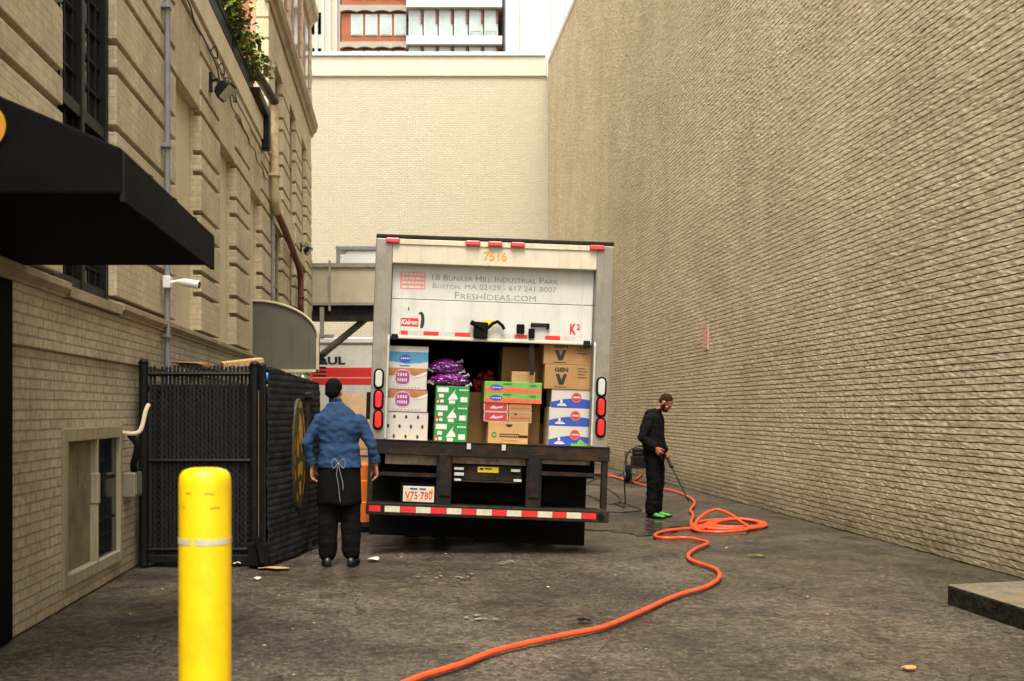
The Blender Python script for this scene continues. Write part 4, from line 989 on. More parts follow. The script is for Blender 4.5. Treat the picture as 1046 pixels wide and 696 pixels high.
for k, c in enumerate(cs):
    if c == 'k': continue
    a0 = T(*zz(xs[k]+1, 310))[0]; a1 = T(*zz(xs[k+1]-1, 310))[0]
    decal('reflector', 'tape_red' if c == 'r' else 'tape_white', [rect(a0, bm0+.036, a1, bm1-.028)], truck, (0, -.08, 0), (1, 0, 0), (0, 0, 1), .002)
mb = MB(); a = T(*zz(942, 318))[0]; mb.tube([(a, -.09, (bm0+bm1)/2), (a, -.078, (bm0+bm1)/2)], .035, 12); tb('end_stop', 'rubber', mb)
# plate
a0, a1, b0, b1 = zb(193, 213, 312, 273, .0); mb = MB(); mb.box(a0, a1, .0, .012, b0, b1); pl = tb('licence_plate', 'header', mb, bevel=.004)
w_ = a1-a0; h_ = b1-b0
decal('plate_number', 'red_ink', text('V75\u00b7780', a0+.02, b0+.03, a1-.02, b1-.055, bold=.01), pl, (0, 0, 0), (1, 0, 0), (0, 0, 1), .002)
decal('plate_state', 'box_blue', [rect(a0+.07, b1-.035, a0+.15, b1-.018), rect(a0+.17, b1-.035, a0+.24, b1-.018)], pl, (0, 0, 0), (1, 0, 0), (0, 0, 1), .002)
decal('plate_stain', 'orange_ink', [[(a1-.06, b1-.05), (a1-.02, b1-.01), (a1-.005, b1-.06)], [(a0+.03, b0+.02), (a0+.10, b0+.01), (a0+.06, b0+.05)]], pl, (0, 0, 0), (1, 0, 0), (0, 0, 1), .003)
mb = MB(); mb.box(a0-.03, a1+.03, .02, .05, b0-.02, b1+.03); tb('plate_bracket', 'chassis', mb)
# running gear
mb = MB()
for x in (-.43, .43): mb.box(x-.05, x+.05, .25, 7.6, -.40, -.12)
for y in (.5, 1.6, 2.8, 4.0, 5.2): mb.box(-.43, .43, y-.05, y+.05, -.36, -.18)
mb.box(-1.15, 1.15, .22, .28, -.34, -.145); mb.box(-.9, .9, .3, .36, -.62, -.2)
tb('chassis', 'chassis', mb)
for x0, x1, zf in ((-1.25, -.08, -1.065), (-.08, 1.14, -1.105)):
    mb = MB(); mb.box(x0, x1, .62, .635, zf, -.12); tb('mud_flap_shade', 'rubber', mb)  # mud flaps stretched into full-width black sheets, imitating the shade under the truck
def wheel(xw, yw, r=.46, wid=.26, dual=False):
    c = TI @ Vector((xw, yw, r+.002))
    mb = MB(); tw = .11 if dual else 0
    offs = (-.16, .16) if dual else (0,)
    for o_ in offs:
        pr_ = [(r*.56, -wid/2+.01), (r*.9, -wid/2), (r*.97, -wid/2+.03), (r, -wid/2+.06), (r, wid/2-.06), (r*.97, wid/2-.03), (r*.9, wid/2), (r*.56, wid/2-.01)]
        mb.lathe((c.x+o_, c.y, c.z), pr_, 28, axis='x')
    wo_ = tb('wheel', 'rubber', mb, smooth='auto')
    mb = MB()
    for o_ in offs: mb.lathe((c.x+o_, c.y, c.z), [(r*.15, -.05), (r*.5, -.10), (r*.575, -.12), (r*.575, .12), (r*.5, .10), (r*.15, .05)], 20, axis='x')
    tb('rim', 'tape_grey', mb, wo_)
wheel(.0+.32, 12.75, dual=True); wheel(1.55, 12.75, dual=True); wheel(.07, 17.6, .44); wheel(1.85, 17.6, .44)
mb = MB(); c = TI @ Vector((.94, 12.75, .47)); mb.tube([(c.x-.9, c.y, c.z), (c.x-.2, c.y, c.z), (c.x+.2, c.y, c.z), (c.x+.9, c.y, c.z)], [.07, .1, .1, .07], 10); mb.ball((c.x, c.y, c.z), .2, .16, .2); tb('axle', 'chassis', mb)
# cab and mirrors
mb = MB(); mb.prism([(6.1, -.55), (8.15, -.55), (8.2, .25), (7.75, 1.15), (7.3, 1.25), (6.1, 1.25)], -1.0, 1.0, 'x'); cabo = tb('cab', 'truck_white', mb, bevel=.05)
mb = MB()
for x in (-1.005, 1.0): mb.prism([(6.5, .4), (7.7, .4), (7.5, 1.1), (6.5, 1.1)], x, x+.006, 'x')
mb.prism([(7.78, .35), (7.99, .7), (7.70, 1.08), (7.6, 1.0)], -.9, .9, 'x'); tb('window', 'dark_glass', mb, cabo)
for sx in (-1, 1):
    mb = MB(); mb.box(sx*1.43-.10, sx*1.43+.10, 7.2, 7.28, .15, .62); mb.tube([(sx*1.0, 7.3, .7), (sx*1.43, 7.26, .68), (sx*1.43, 7.26, .1), (sx*1.0, 7.3, .1)], .015, 6); tb('mirror', 'black_metal', mb, bevel=.02)

# ================================================================== cartons in the load
def carton(name, label, u0, u1, v0, v1, d, dep, mat, on=None, group=None, bottom=None, tilt=0, cat='box', yaw=0):
    """a carton whose front face shows between the pixels u0..u1 and v0 (top)..v1 (foot), d metres inside the door"""
    if v1 == 0: v1 = v0+22
    a0 = T(u0, (v0+v1)/2, d)[0]; a1 = T(u1, (v0+v1)/2, d)[0]
    b1 = T((u0+u1)/2, v0, d)[1]; b0 = T((u0+u1)/2, v1, d)[1] if bottom is None else bottom
    w_, h_ = a1-a0, b1-b0
    mb = MB(); mb.box(0, w_, 0, dep, 0, h_)
    o = mb.build(name, mat, None, bevel=.006)
    o.matrix_basis = TM @ Matrix.Translation((a0, d, b0+.001)) @ Matrix.Rotation(tilt, 4, 'Y') @ Matrix.Rotation(yaw, 4, 'Z')
    tag(o, label, cat, group); return o, w_, h_, b1
def pr(o, name, mat, polys, lift=.0015): return decal(name, mat, polys, o, (0, 0, 0), (1, 0, 0), (0, 0, 1), lift)
def lid_line(o, w_, dep, h_):
    mb = MB(); mb.box(w_/2-.03, w_/2+.03, .002, dep-.002, h_, h_+.0015); mb.build('tape', 'cardboard_pale', o, local=True)
# --- left column
b = 0
o, w_, h_, b = carton('produce_box', 'white carton with black hand holes, lowest in the left column of the truck load', 394, 437, 421.5, 449, .16, .4, 'box_white', bottom=.0)
P = []
for r_, ys in enumerate((.84, .50, .14)):
    n = 3 if r_ != 1 else 4
    for k in range(n): P.append(ell(w_*((.2+.28*k) if n == 3 else (.06+.27*k)), h_*ys, .013, .021, 12))
pr(o, 'hand_hole', 'black_ink', P)
lid_line(o, w_, .4, h_)
def purple_box(label, u0, u1, v0, b):
    o, w_, h_, bt = carton('produce_box', label, u0, u1, v0, 0, .16, .4, 'box_white', bottom=b)
    pr(o, 'printed_band', 'orange_print', [[(0, h_), (0, h_*.62), (w_*.2, h_*.66), (w_*.45, h_*.72), (w_*.7, h_*.66), (w_, h_*.9), (w_, h_)]])
    pr(o, 'swoosh', 'white_ink', [[(w_*.62, h_*.60), (w_*.8, h_*.68), (w_, h_*.86), (w_, h_*.76), (w_*.8, h_*.60)]], .0025)
    pr(o, 'badge_rim', 'lilac_ink', [ell(w_*.38, h_*.58, w_*.215, h_*.36, 28)], .003)
    pr(o, 'badge', 'purple_ink', [[(w_*.38+w_*.18*(abs(math.cos(q))**.7)*(1 if math.cos(q) > 0 else -1), h_*.58+h_*.31*(abs(math.sin(q))**.7)*(1 if math.sin(q) > 0 else -1)) for q in [2*math.pi*k/32 for k in range(32)]]], .004)
    P = []
    for yy, n in ((.70, 4), (.46, 5)):
        for k in range(n): x = w_*(.38-.13)+w_*.26*k/n; P.append(rect(x, h_*(yy-.07), x+w_*.26/n*.65, h_*(yy+.07)))
    pr(o, 'badge_print', 'lilac_ink', P, .005)
    pr(o, 'fine_print', 'grey_ink', [rect(w_*(.15+.09*k), h_*.10, w_*(.2+.09*k), h_*.14) for k in range(8)])
    pr(o, 'base_stripe', 'purple_ink', [rect(w_*.05, .0, w_, h_*.05)])
    return bt
b = purple_box('white and orange carton with purple badge, resting on the carton with hand holes', 395.5, 436.5, 398.7, b)
b = purple_box('white and orange carton with purple badge, right under the sky blue carton', 396, 436, 376.2, b)
o, w_, h_, b = carton('produce_box', 'sky blue and white carton at the top of the left column', 397, 437.5, 354, 0, .16, .4, 'box_sky', bottom=b)
pr(o, 'white_wave', 'box_white', [[(0, 0), (w_, 0), (w_, h_*.32), (w_*.8, h_*.24), (w_*.45, h_*.18), (w_*.2, h_*.26), (0, h_*.3)]])
pr(o, 'lid_band', 'box_white', [rect(0, h_*.74, w_, h_)]); pr(o, 'badge', 'box_blue', [ell(w_*.42, h_*.44, w_*.15, h_*.18, 20), rect(w_*.28, h_*.08, w_*.54, h_*.13)], .003)
pr(o, 'badge_print', 'box_white', [rect(w_*(.31+.05*k), h_*.41, w_*(.345+.05*k), h_*.48) for k in range(5)], .004)
# --- green column
b = 0
for lab, u0, u1, v0 in (('green carton with white tree print, lowest of the three green cartons', 443.2, 477, 432.2), ('green carton with white tree print, middle of the three green cartons', 444, 478, 413.3), ('green carton with white tree print, directly under the purple cellophane bags', 445, 479.5, 394.8)):
    o, w_, h_, b = carton('produce_box', lab, u0, u1, v0, 0, .17, .5, 'box_green', bottom=b, group='green cartons in the truck')
    pr(o, 'white_print', 'white_ink', [rect(w_*.05, h_*.66, w_*.38, h_*.92), rect(w_*.10, h_*.36, w_*.24, h_*.56), rect(w_*.40, h_*.04, w_*.58, h_*.22), [(w_*.36, h_*.24), (w_*.66, h_*.28), (w_*.63, h_*.46), (w_*.55, h_*.62), (w_*.60, h_*.85), (w_*.52, h_*.66), (w_*.42, h_*.44)], rect(w_*.74, h_*.14, w_*.94, h_*.42)]+text('FRESH', w_*.68, h_*.74, w_*.97, h_*.86)[:0]+[rect(w_*(.70+.07*k), h_*.76, w_*(.75+.07*k), h_*.84) for k in range(4)]+[rect(w_*(.05), h_*.08, w_*.09, h_*.2), rect(w_*.14, h_*.08, w_*.24, h_*.24)])
    pr(o, 'red_print', 'box_red', [rect(w_*.02, h_*.05, w_*.12, h_*.34)], .0005)
    lid_line(o, w_, .5, h_)
top_green = b
def berry_bag(name, label, u0, u1, v0, v1, d, mat, seed, group, ties=0, dep=.2):
    """a crinkled bag of round produce"""
    rng = random.Random(seed)
    a0 = T(u0, v1, d)[0]; a1 = T(u1, v1, d)[0]; b0 = T((u0+u1)/2, v1, d)[1]; b1 = T((u0+u1)/2, v0, d)[1]
    p = thing(name, label, 'bag', TM @ Vector(((a0+a1)/2, d+dep/2, b0)), (0, ROLL, 0), group)
    w_, h_ = (a1-a0)/2, b1-b0; mb = MB()
    for k in range(46):
        th = rng.uniform(0, 6.28); q = rng.random()**.5; z = rng.uniform(.08, .9)
        rr = 1-.55*max(0, z-.5)
        mb.ball((w_*.82*q*rr*math.cos(th), dep*.42*q*rr*math.sin(th), h_*z), *([rng.uniform(.026, .042)]*2), rng.uniform(.02, .035), Matrix.Rotation(rng.uniform(0, 3), 3, 'Y'), 8, 6)
    c = mb.build('contents', mat, p, local=True, smooth=True)
    mb = MB()
    for k in range(ties):
        x = -w_ if k % 2 == 0 else w_*rng.uniform(.6, 1)
        z = h_*rng.uniform(.1, .9); mb.ball((x, -dep*.3, z), .016, .012, .008, Matrix.Rotation(rng.uniform(0, 3), 3, 'Y'), 8, 5)
    if ties: mb.build('tie', 'tape_grey', p, local=True)
def foil_bag(label, u0, u1, v0, v1, d, seed):
    a0 = T(u0, v1, d)[0]; a1 = T(u1, v1, d)[0]; b0 = T((u0+u1)/2, v1, d)[1]; b1 = T((u0+u1)/2, v0, d)[1]; rx, rz = (a1-a0)/2, (b1-b0)/2; dep = .13
    p = thing('produce_bag', label, 'bag', TM @ Vector(((a0+a1)/2, d+dep, b0)), (0, ROLL, 0))
    mb = MB(); nu, nv = 56, 34; rg = []
    for j in range(nv+1):
        th = math.pi*(.02+.96*j/nv); ring = []
        for k in range(nu):
            ph = 2*math.pi*k/nu; q = Vector((math.sin(th)*math.cos(ph), math.sin(th)*math.sin(ph), math.cos(th)))
            lump = 1+.16*mnoise.noise(q*2.6+Vector((seed, 0, 0)))+.22*abs(mnoise.noise(q*4.5+Vector((0, seed, 0))))-.10*abs(mnoise.noise(q*9+Vector((0, 0, seed))))
            ring.append(Vector((rx*q.x*lump, dep*q.y*lump, rz+rz*max(-.98, q.z*lump))))
        rg.append(ring)
    mb.rings(rg); mb.build('contents', 'purple_foil', p, local=True)
    rng = random.Random(seed)
    for x, z in ((-rx*1.0, rz*.5), (rx*.95, rz*.35), (rx*.8, rz*1.7)):
        mb = MB(); c = Vector((x, -dep*.4, z)); e = Vector((x/abs(x)*.03, -.01, .012)); mb.tube([c-e, c, c+e*.4, c+e], [.016, .006, .012, .022], 7); mb.build('tie', 'tape_grey', p, local=True)
foil_bag('shiny purple cellophane bag lying on the green cartons', 440, 480, 381, 395.4, .17, 11)
foil_bag('shiny purple cellophane bag piled on the other purple bag', 439.5, 473, 366.5, 382.5, .2, 12)
o, w_, h_, b = carton('cardboard_box', 'plain brown carton deep in the truck under the red mesh bag', 478, 501, 401, 0, .75, .35, 'cardboard', bottom=0)
lid_line(o, w_, .35, h_)
berry_bag('produce_bag', 'dark red mesh bag deep between the green cartons and the flat crates', 483, 509, 378, 401, .75, 'red_mesh', 13, None, 0)
# --- middle column
o, w_, h_, b = carton('cardboard_box', 'tan carton with green round mark, lowest in the middle column', 498.5, 539.5, 431.5, 0, .17, .4, 'cardboard_pale', bottom=0)
pr(o, 'round_mark', 'box_green', [ell(w_*.15, h_*.40, .028, .032, 20)]); pr(o, 'mark_inner', 'cardboard_pale', [ell(w_*.15, h_*.40, .016, .014, 14)], .003)
pr(o, 'dark_bar', 'black_ink', [rect(w_*.29, h_*.31, w_*.78, h_*.47)]); pr(o, 'bar_print', 'cardboard_pale', [rect(w_*(.31+.045*k), h_*.36, w_*(.345+.045*k), h_*.42) for k in range(10)], .003)
pr(o, 'stripe', 'dark_steel', [rect(w_*.78, h_*.30, w_*.99, h_*.42)]); pr(o, 'hand_hole', 'black_ink', [[(w_*.42, h_*.9), (w_*.62, h_*.9), (w_*.56, h_*.78), (w_*.48, h_*.78)]], .002)
pr(o, 'base_print', 'cardboard', [rect(w_*.35, h_*.14, w_*.75, h_*.18)], .002)
b_ = b
rows = []
for r_, (vt, lab) in enumerate(((421, 'lower'), (411.5, 'upper'))):
    where = 'on the tan carton with green mark' if r_ == 0 else 'just under the green and red crates'
    o, w_, h_, b1 = carton('produce_box', f'dark red carton with white edges, {where}', 494, 518.5, vt, 0, .17, .4, 'box_red', bottom=b_)
    pr(o, 'white_edge', 'box_white', [rect(0, 0, w_, .006), rect(0, h_-.006, w_, h_), rect(w_-.008, 0, w_, h_), rect(0, 0, .006, h_)])
    pr(o, 'script', 'lilac_ink', [[(w_*.25, h_*.35), (w_*.4, h_*.7), (w_*.5, h_*.5), (w_*.8, h_*.65), (w_*.78, h_*.45), (w_*.5, h_*.32)]])
    o, w_, h_, b1 = carton('cardboard_box', f'small brown carton beside the dark red carton, {where}', 519.3, 543, vt+.6, 0, .17, .4, 'cardboard', bottom=b_)
    pr(o, 'print', 'box_red', [rect(w_*(.1+.12*k), h_*.36, w_*(.19+.12*k), h_*.5) for k in range(7)]); pr(o, 'edge_line', 'box_white', [rect(0, 0, w_, .004)])
    if r_ == 0: pr(o, 'hand_hole', 'black_ink', [ell(w_*.3, h_*.82, .018, .009, 12)], .002)
    b_ = b1
for r_, (vt, lab) in enumerate(((401.5, 'green and red flat crate with blue label, under its twin'), (390.5, 'green and red flat crate with blue label, under a small brown carton'))):
    o, w_, h_, b1 = carton('produce_crate', lab, 494.3+(.5 if r_ else 0), 553+(.3 if r_ else 0), vt, 0, .16, .42, 'box_leaf', bottom=b_, cat='crate')
    pr(o, 'red_wave', 'box_red_orange', [[(0, 0), (w_, 0), (w_, h_*.42), (w_*.75, h_*.40), (w_*.5, h_*.5), (w_*.25, h_*.44), (w_*.12, h_*.52), (0, h_*.40)]])
    pr(o, 'blue_label', 'box_blue', [[(w_*.21+.11*w_*math.cos(q)*1.0, h_*.44+h_*.28*math.sin(q)) for q in [2*math.pi*k/20 for k in range(20)]]], .003)
    pr(o, 'label_print', 'lilac_ink', [rect(w_*(.13+.035*k), h_*.38, w_*(.155+.035*k), h_*.5) for k in range(5)], .004)
    pr(o, 'pale_mark', 'orange_print', [ell(w_*.75, h_*.28, .018, .018, 12), rect(w_*.45, h_*.2, w_*.6, h_*.26)], .003)
    pr(o, 'leaf_spot', 'box_green', [ell(w_*.4, h_*.8, .05, .012, 12), ell(w_*.85, h_*.7, .04, .012, 12)], .002)
    b_ = b1
o, w_, h_, b = carton('cardboard_box', 'small pale brown carton standing on the green and red crates', 522.5, 546.5, 380, 0, .2, .25, 'cardboard_pale', bottom=b_)
pr(o, 'print', 'cardboard', [rect(w_*.1, h_*.62, w_*.9, h_*.66), rect(w_*.3, h_*.4, w_*.7, h_*.45), rect(w_*.2, h_*.22, w_*.8, h_*.27)])
lid_line(o, w_, .25, h_)
b_ = 0
for lab, u0, u1, v0 in (('large brown carton at the foot of the back row behind the crates', 512, 552, 407), ('large brown carton in the back row, under the topmost one', 512, 552, 381.5), ('large blank brown carton topmost in the back row of the load', 513, 552.5, 355)):
    o, w_, h_, b_ = carton('cardboard_box', lab, u0, u1, v0, 0, .62, .45, 'cardboard', bottom=b_); lid_line(o, w_, .45, h_)
# --- right column
b = 0
for lab, u0, u1, v0, leaf in (('white and blue carton with red seal and green leaf print, lowest in the right column', 560.3, 605, 435.5, 1), ('white and blue carton with red seal, middle of its stack', 560.8, 605.4, 417, 0), ('white and blue carton with red seal, under the brown cartons', 563.3, 605.8, 398.3, 0)):
    o, w_, h_, b = carton('produce_box', lab, u0, u1, v0, 0, .16, .42, 'box_white', bottom=b)
    pr(o, 'blue_wave', 'box_blue', [[(0, 0), (w_, 0), (w_, h_*.42)]+[(w_*(1-k/10), h_*(.42+.16*math.sin(math.pi*k/10)-.12*(k/10))) for k in range(1, 11)]])
    pr(o, 'red_seal', 'box_red_orange', [[(w_*.60+.052*math.cos(q)*(1+.05*(k % 2)), h_*.58+.052*math.sin(q)*(1+.05*(k % 2))) for k, q in enumerate([2*math.pi*k/32 for k in range(32)])]], .003)
    pr(o, 'seal_core', 'box_red', [ell(w_*.60, h_*.58, .042, .042, 24)], .004)
    pr(o, 'seal_print', 'white_ink', [rect(w_*.60-.032+.014*k, h_*.58-.008, w_*.60-.022+.014*k, h_*.58+.010) for k in range(5)], .005)
    pr(o, 'small_print', 'white_ink', [ell(w_*.24, h_*.34, .014, .018, 10), rect(w_*.14, h_*.10, w_*.36, h_*.18), rect(w_*.18, h_*.20, w_*.32, h_*.24)], .003)
    if leaf: pr(o, 'leaf_print', 'box_leaf', [[(w_*.5, 0), (w_*.52, h_*.16), (w_*.64, h_*.14), (w_*.72, h_*.38), (w_*.82, h_*.2), (w_*.96, h_*.1), (w_, 0)]], .006)
for lab, u0, u1, v0, vis in (('brown carton lettered GEN V resting on the white and blue cartons', 556.3, 606.3, 373, 1), ('brown carton with black V, topmost in the right column, cut off by the door', 555.5, 606, 349, 1)):
    o, w_, h_, b = carton('cardboard_box', lab, u0, u1, v0, 0, .15, .42, 'cardboard', bottom=b)
    pr(o, 'letter', 'black_ink', [[(w_*.22, h_*.62), (w_*.30, h_*.62), (w_*.345, h_*.38), (w_*.39, h_*.62), (w_*.455, h_*.62), (w_*.39, h_*.18), (w_*.30, h_*.18)]])
    pr(o, 'lettering', 'black_ink', text('GEN', w_*.20, h_*.70, w_*.48, h_*.88, bold=.045))
    pr(o, 'side_print', 'dark_steel', [rect(w_*.67, h_*(.48+.12*k), w_*(.86-.03*(k % 2)), h_*(.51+.12*k)) for k in range(4)]+[rect(w_*.2, h_*.08, w_*.45, h_*.11)])
    pr(o, 'edge_fold', 'orange_print', [rect(w_*.63, 0, w_*.635, h_)], .001)
for lab, u0, u1, v0 in (('plain carton in shade at the foot of the gap beside the white and blue cartons', 541, 560, 433),):
    o, w_, h_, b = carton('cardboard_box', lab, u0, u1, v0, 0, .9, .3, 'cardboard', bottom=0); lid_line(o, w_, .3, h_)

# ================================================================== moving truck parked across the far end
p = thing('moving_truck', 'white and red moving truck parked crosswise under the tan bridge', 'truck', (-1, 36, 0))
mb = MB(); mb.box(-6.6, .9, 35.0, 37.3, .65, 3.68); mb.build('cargo_box', 'truck_white', p, bevel=.04)
mb = MB(); mb.box(-6.65, .95, 34.95, 37.35, 3.68, 3.90); mb.build('roof', 'white_wall', p, bevel=.05)
decal('stripe', 'red_body', [rect(-6.6, 2.35, .9, 2.91)], p, Vector((0, 35, 0))-Vector((-1, 36, 0)), (1, 0, 0), (0, 0, 1), .004)
decal('thin_stripe', 'pink_ink', [rect(-6.6, 2.56, .9, 2.60)], p, Vector((0, 35, 0))-Vector((-1, 36, 0)), (1, 0, 0), (0, 0, 1), .007)
decal('lettering', 'black_ink', text('U-HAUL', -3.50, 3.00, -1.75, 3.27, bold=.05), p, Vector((0, 35, 0))-Vector((-1, 36, 0)), (1, 0, 0), (0, 0, 1), .005)
decal('swoosh', 'black_ink', [[(-.95, 3.1), (-.2, 3.2), (.1, 3.30), (-.3, 3.14), (-.6, 3.08)]], p, Vector((0, 35, 0))-Vector((-1, 36, 0)), (1, 0, 0), (0, 0, 1), .005)
mb = MB(); mb.prism([(.98, .7), (3.0, .7), (3.05, 1.3), (2.3, 1.5), (1.7, 2.3), (.98, 2.35)], 35.1, 37.2, 'y'); cb_ = mb.build('cab', 'truck_white', p, bevel=.06)
mb = MB(); mb.prism([(1.1, 1.5), (2.1, 1.5), (1.62, 2.2), (1.1, 2.2)], 35.09, 35.1, 'y'); mb.build('window', 'dark_glass', cb_)
mb = MB(); mb.box(-6.4, 2.4, 35.3, 37.0, .45, .66); mb.build('chassis', 'chassis', p)
for x in (-5.0, 2.0):
    for y in (35.25, 37.0):
        mb = MB(); mb.lathe((x, y, .42), [(.2, -.12), (.38, -.13), (.42, -.09), (.42, .09), (.38, .13), (.2, .12)], 24, axis='y'); wo_ = mb.build('wheel', 'rubber', p, smooth='auto')
        mb = MB(); mb.lathe((x, y, .42), [(.05, -.08), (.22, -.1), (.22, .1), (.05, .08)], 16, axis='y'); mb.build('rim', 'tape_grey', wo_)
# boards, barrel and pallet by the truck's flank
p = thing('plywood_sheets', 'upright plywood boards leaning behind the man in the blue shirt', 'boards', (-1.0, 24, 0))
for k in range(3):
    mb = MB(); mb.obox((-1.25+.30*k, 24+.05*k, .94), (.14, 0, .0), (0, .012, .0), (.0, .12, .94)); mb.build('board', 'plywood', p)
p = thing('stacked_crates', 'stack of worn brown crates beside the delivery truck flank', 'crates', (-.60, 16.5, 0))
for k in range(4):
    mb = MB(); mb.box(-.72, -.47, 16.4, 16.8, .02+.3*k, .30+.3*k); mb.box(-.735, -.455, 16.38, 16.42, .22+.3*k, .30+.3*k); mb.build('crate', 'plywood', p, bevel=.01)
p = thing('traffic_barrel', 'orange plastic barrel between the man in blue and the delivery truck', 'barrel', (-.47, 13.6, 0))
mb = MB(); mb.lathe((-.47, 13.6, 0), [(.13, .10), (.13, .35), (.12, .36), (.12, .62), (.11, .63), (.11, .82), (.06, .85), (.02, .86)], 24); mb.build('drum', 'orange_plastic', p, smooth='auto')
mb = MB(); mb.lathe((-.47, 13.6, 0), [(.20, 0), (.21, .06), (.17, .11), (.05, .11)], 24); mb.build('base', 'rubber', p)

# ================================================================== hoses, pressure washer
hz = .0245
def hose(name, label, pts, r, mat, nub=True, sub=6):
    p = thing(name, label, 'hose', (pts[0][0], pts[0][1], 0))
    mb = MB(); mb.tube(spline(pts, sub), r, 8); o = mb.build('tube', mat, p, smooth=True)
    return p
path = [(395, 706), (430, 691), (470, 679), (500, 667), (530, 659), (575, 649), (615, 641), (650, 627), (690, 609), (720, 600), (734, 591), (733, 583), (722, 578), (707, 573), (703, 567), (712, 560), (723, 555), (716, 552), (700, 549.5), (680, 549.8), (669, 548), (674, 544), (692, 541), (720, 538.5)]
g_ = [gpt(u, v, hz) for u, v in path]
def loop(cu, cv, ru, rv, n, ph, h, tilt=0):
    out = []
    for k in range(n):
        a = ph+2*math.pi*k/n; q = gpt(cu+ru*math.cos(a), cv+rv*math.sin(a), hz); q.z = hz+h*max(0, -math.sin(a)); out.append(q)
    return out
coil = []
for i in range(5):
    coil += loop(746+2*i-(6 if i == 1 else 0), 536.2+.5*(i % 3), 37-3.2*i, 4.6-.75*i, 14, R(170+9*i), .012+.012*i)
q = [gpt(u, v, hz) for u, v in ((708, 541), (706, 536))]; arch = []
for u, v, z in ((712, 541, .04), (712, 537, .06), (720, 535, .13), (732, 533.5, .17), (745, 535, .13), (757, 538, .06), (765, 540, .05), (748, 543, .04), (725, 543.5, .03)): arch.append(gpt(u, v-0, z) if z < .06 else Vector((gpt(u, v).x, gpt(u, v).y, z)))
up = [gpt(u, v, hz) for u, v in ((709, 541), (706, 533), (708, 526), (705, 521), (709, 516), (708, 511), (701, 506.5), (688, 501.5), (672, 498.5), (655, 495), (640, 490), (622, 486.5), (596, 484), (560, 483))]
hose('hose', 'thick orange hose winding over the asphalt into a loose coil by the wall', g_+coil+arch+up, .0195, 'hose', sub=5)
g2 = [gpt(u, v, hz) for u, v in ((575, 479), (610, 484), (622, 484.5), (631, 488), (644, 492), (650, 489.5), (655, 485))]
hose('hose', 'short orange hose strand leading to the pressure washer', g2, .02, 'hose')
B_ = gpt(652, 493); px, py = B_.x, B_.y
p = thing('pressure_washer', 'black and red pressure washer behind the man in black', 'machine', (px, py, 0))
mb = MB(); mb.box(px-.22, px+.22, py-.2, py+.25, .30, .36); mb.tube([(px-.2, py-.2, .33), (px-.2, py-.25, .05)], .02, 6); mb.tube([(px+.2, py-.2, .33), (px+.2, py-.25, .05)], .02, 6); mb.build('frame', 'dark_steel', p)
mb = MB(); mb.box(px-.13, px+.15, py-.12, py+.16, .36, .56); mb.lathe((px, py, .56), [(.13, 0), (.13, .08), (.06, .1)], 16); mb.build('engine', 'black_metal', p, bevel=.02)
mb = MB(); mb.box(px-.12, px+.13, py-.08, py+.12, .64, .72); mb.build('tank', 'black_metal', p, bevel=.03)
mb = MB(); mb.box(px+.16, px+.28, py-.1, py+.1, .38, .52); mb.build('pump', 'red_ink', p, bevel=.02)
for x in (-.25, .25):
    mb = MB(); mb.lathe((px+x, py-.05, .16), [(.05, -.04), (.14, -.045), (.16, -.02), (.16, .02), (.14, .045), (.05, .04)], 20, axis='x'); wo_ = mb.build('wheel', 'rubber', p)
    mb = MB(); mb.lathe((px+x, py-.05, .16), [(.02, -.05), (.07, -.05), (.07, .05), (.02, .05)], 12, axis='x'); mb.build('hub', 'tape_grey', wo_)
mb = MB(); mb.tube([(px-.2, py+.2, .34), (px-.2, py+.35, .62), (px+.2, py+.35, .62), (px+.2, py+.2, .34)], .016, 8); mb.build('handle', 'black_metal', p)

# ================================================================== litter
def litter(name, label, cat, pts, mat, z=.012, seed=0):
    rng = random.Random(seed); c = sum((Vector(q) for q in pts), Vector())/len(pts)
    mb = MB(); n = len(pts); top = [Vector((q[0], q[1], z+rng.uniform(0, .018))) for q in pts]; bot = [t_-Vector((0, 0, .004)) for t_ in top]
    cc = Vector((c.x, c.y, z+.02)); mb.add(top+[cc], [(k, (k+1) % n, n) for k in range(n)]); mb.add(bot+[cc-Vector((0, 0, .004))], [((k+1) % n, k, n) for k in range(n)])
    mb.add(top+bot, [(k, k+n, (k+1) % n+n, (k+1) % n) for k in range(n)])
    o = mb.build(name, mat, None); recentre(o); tag(o, label, cat); return o
def blob(u, v, w_, l_, seed, n=9):
    c = gpt(u, v); rng = random.Random(seed); return [(c.x+w_*rng.uniform(.6, 1)*math.cos(2*math.pi*k/n), c.y+l_*rng.uniform(.6, 1)*math.sin(2*math.pi*k/n), 0) for k in range(n)]
litter('paper_scrap', 'crumpled white paper scrap by the right shoe of the man in blue', 'paper', blob(382, 572.5, .075, .12, 1), 'paper', .012, 1)
litter('paper_scrap', 'small white scrap on the asphalt in front of the gate leaf', 'paper', blob(263, 592.5, .035, .05, 2), 'paper', .008, 2)
litter('paper_scrap', 'white crumpled wrapper just right of the yellow bollard', 'paper', blob(243, 578, .055, .1, 3), 'paper', .03, 3)
litter('cardboard_scrap', 'flat tan cardboard scrap at the foot of the gate leaf', 'cardboard', blob(281, 581.5, .20, .12, 4), 'cardboard_pale', .008, 4)
litter('paper_scrap', 'pale torn litter at the foot of the left fence post', 'paper', blob(155, 576.5, .12, .14, 5), 'paper', .01, 5)
litter('dry_leaf', 'dry orange leaf on the asphalt at the bottom of the picture', 'leaf', blob(928, 684.5, .05, .05, 6), 'dry_leaf', .008, 6)
litter('black_scrap', 'black rubber scrap beside the hose on the asphalt', 'scrap', blob(596, 635.5, .07, .05, 7), 'rubber', .012, 7)
litter('dry_leaf', 'yellowish leaf scrap right of the hose bend', 'leaf', blob(773, 568.5, .13, .06, 8), plain('wet_leaf', (.13, .115, .03), .6), .004, 8)
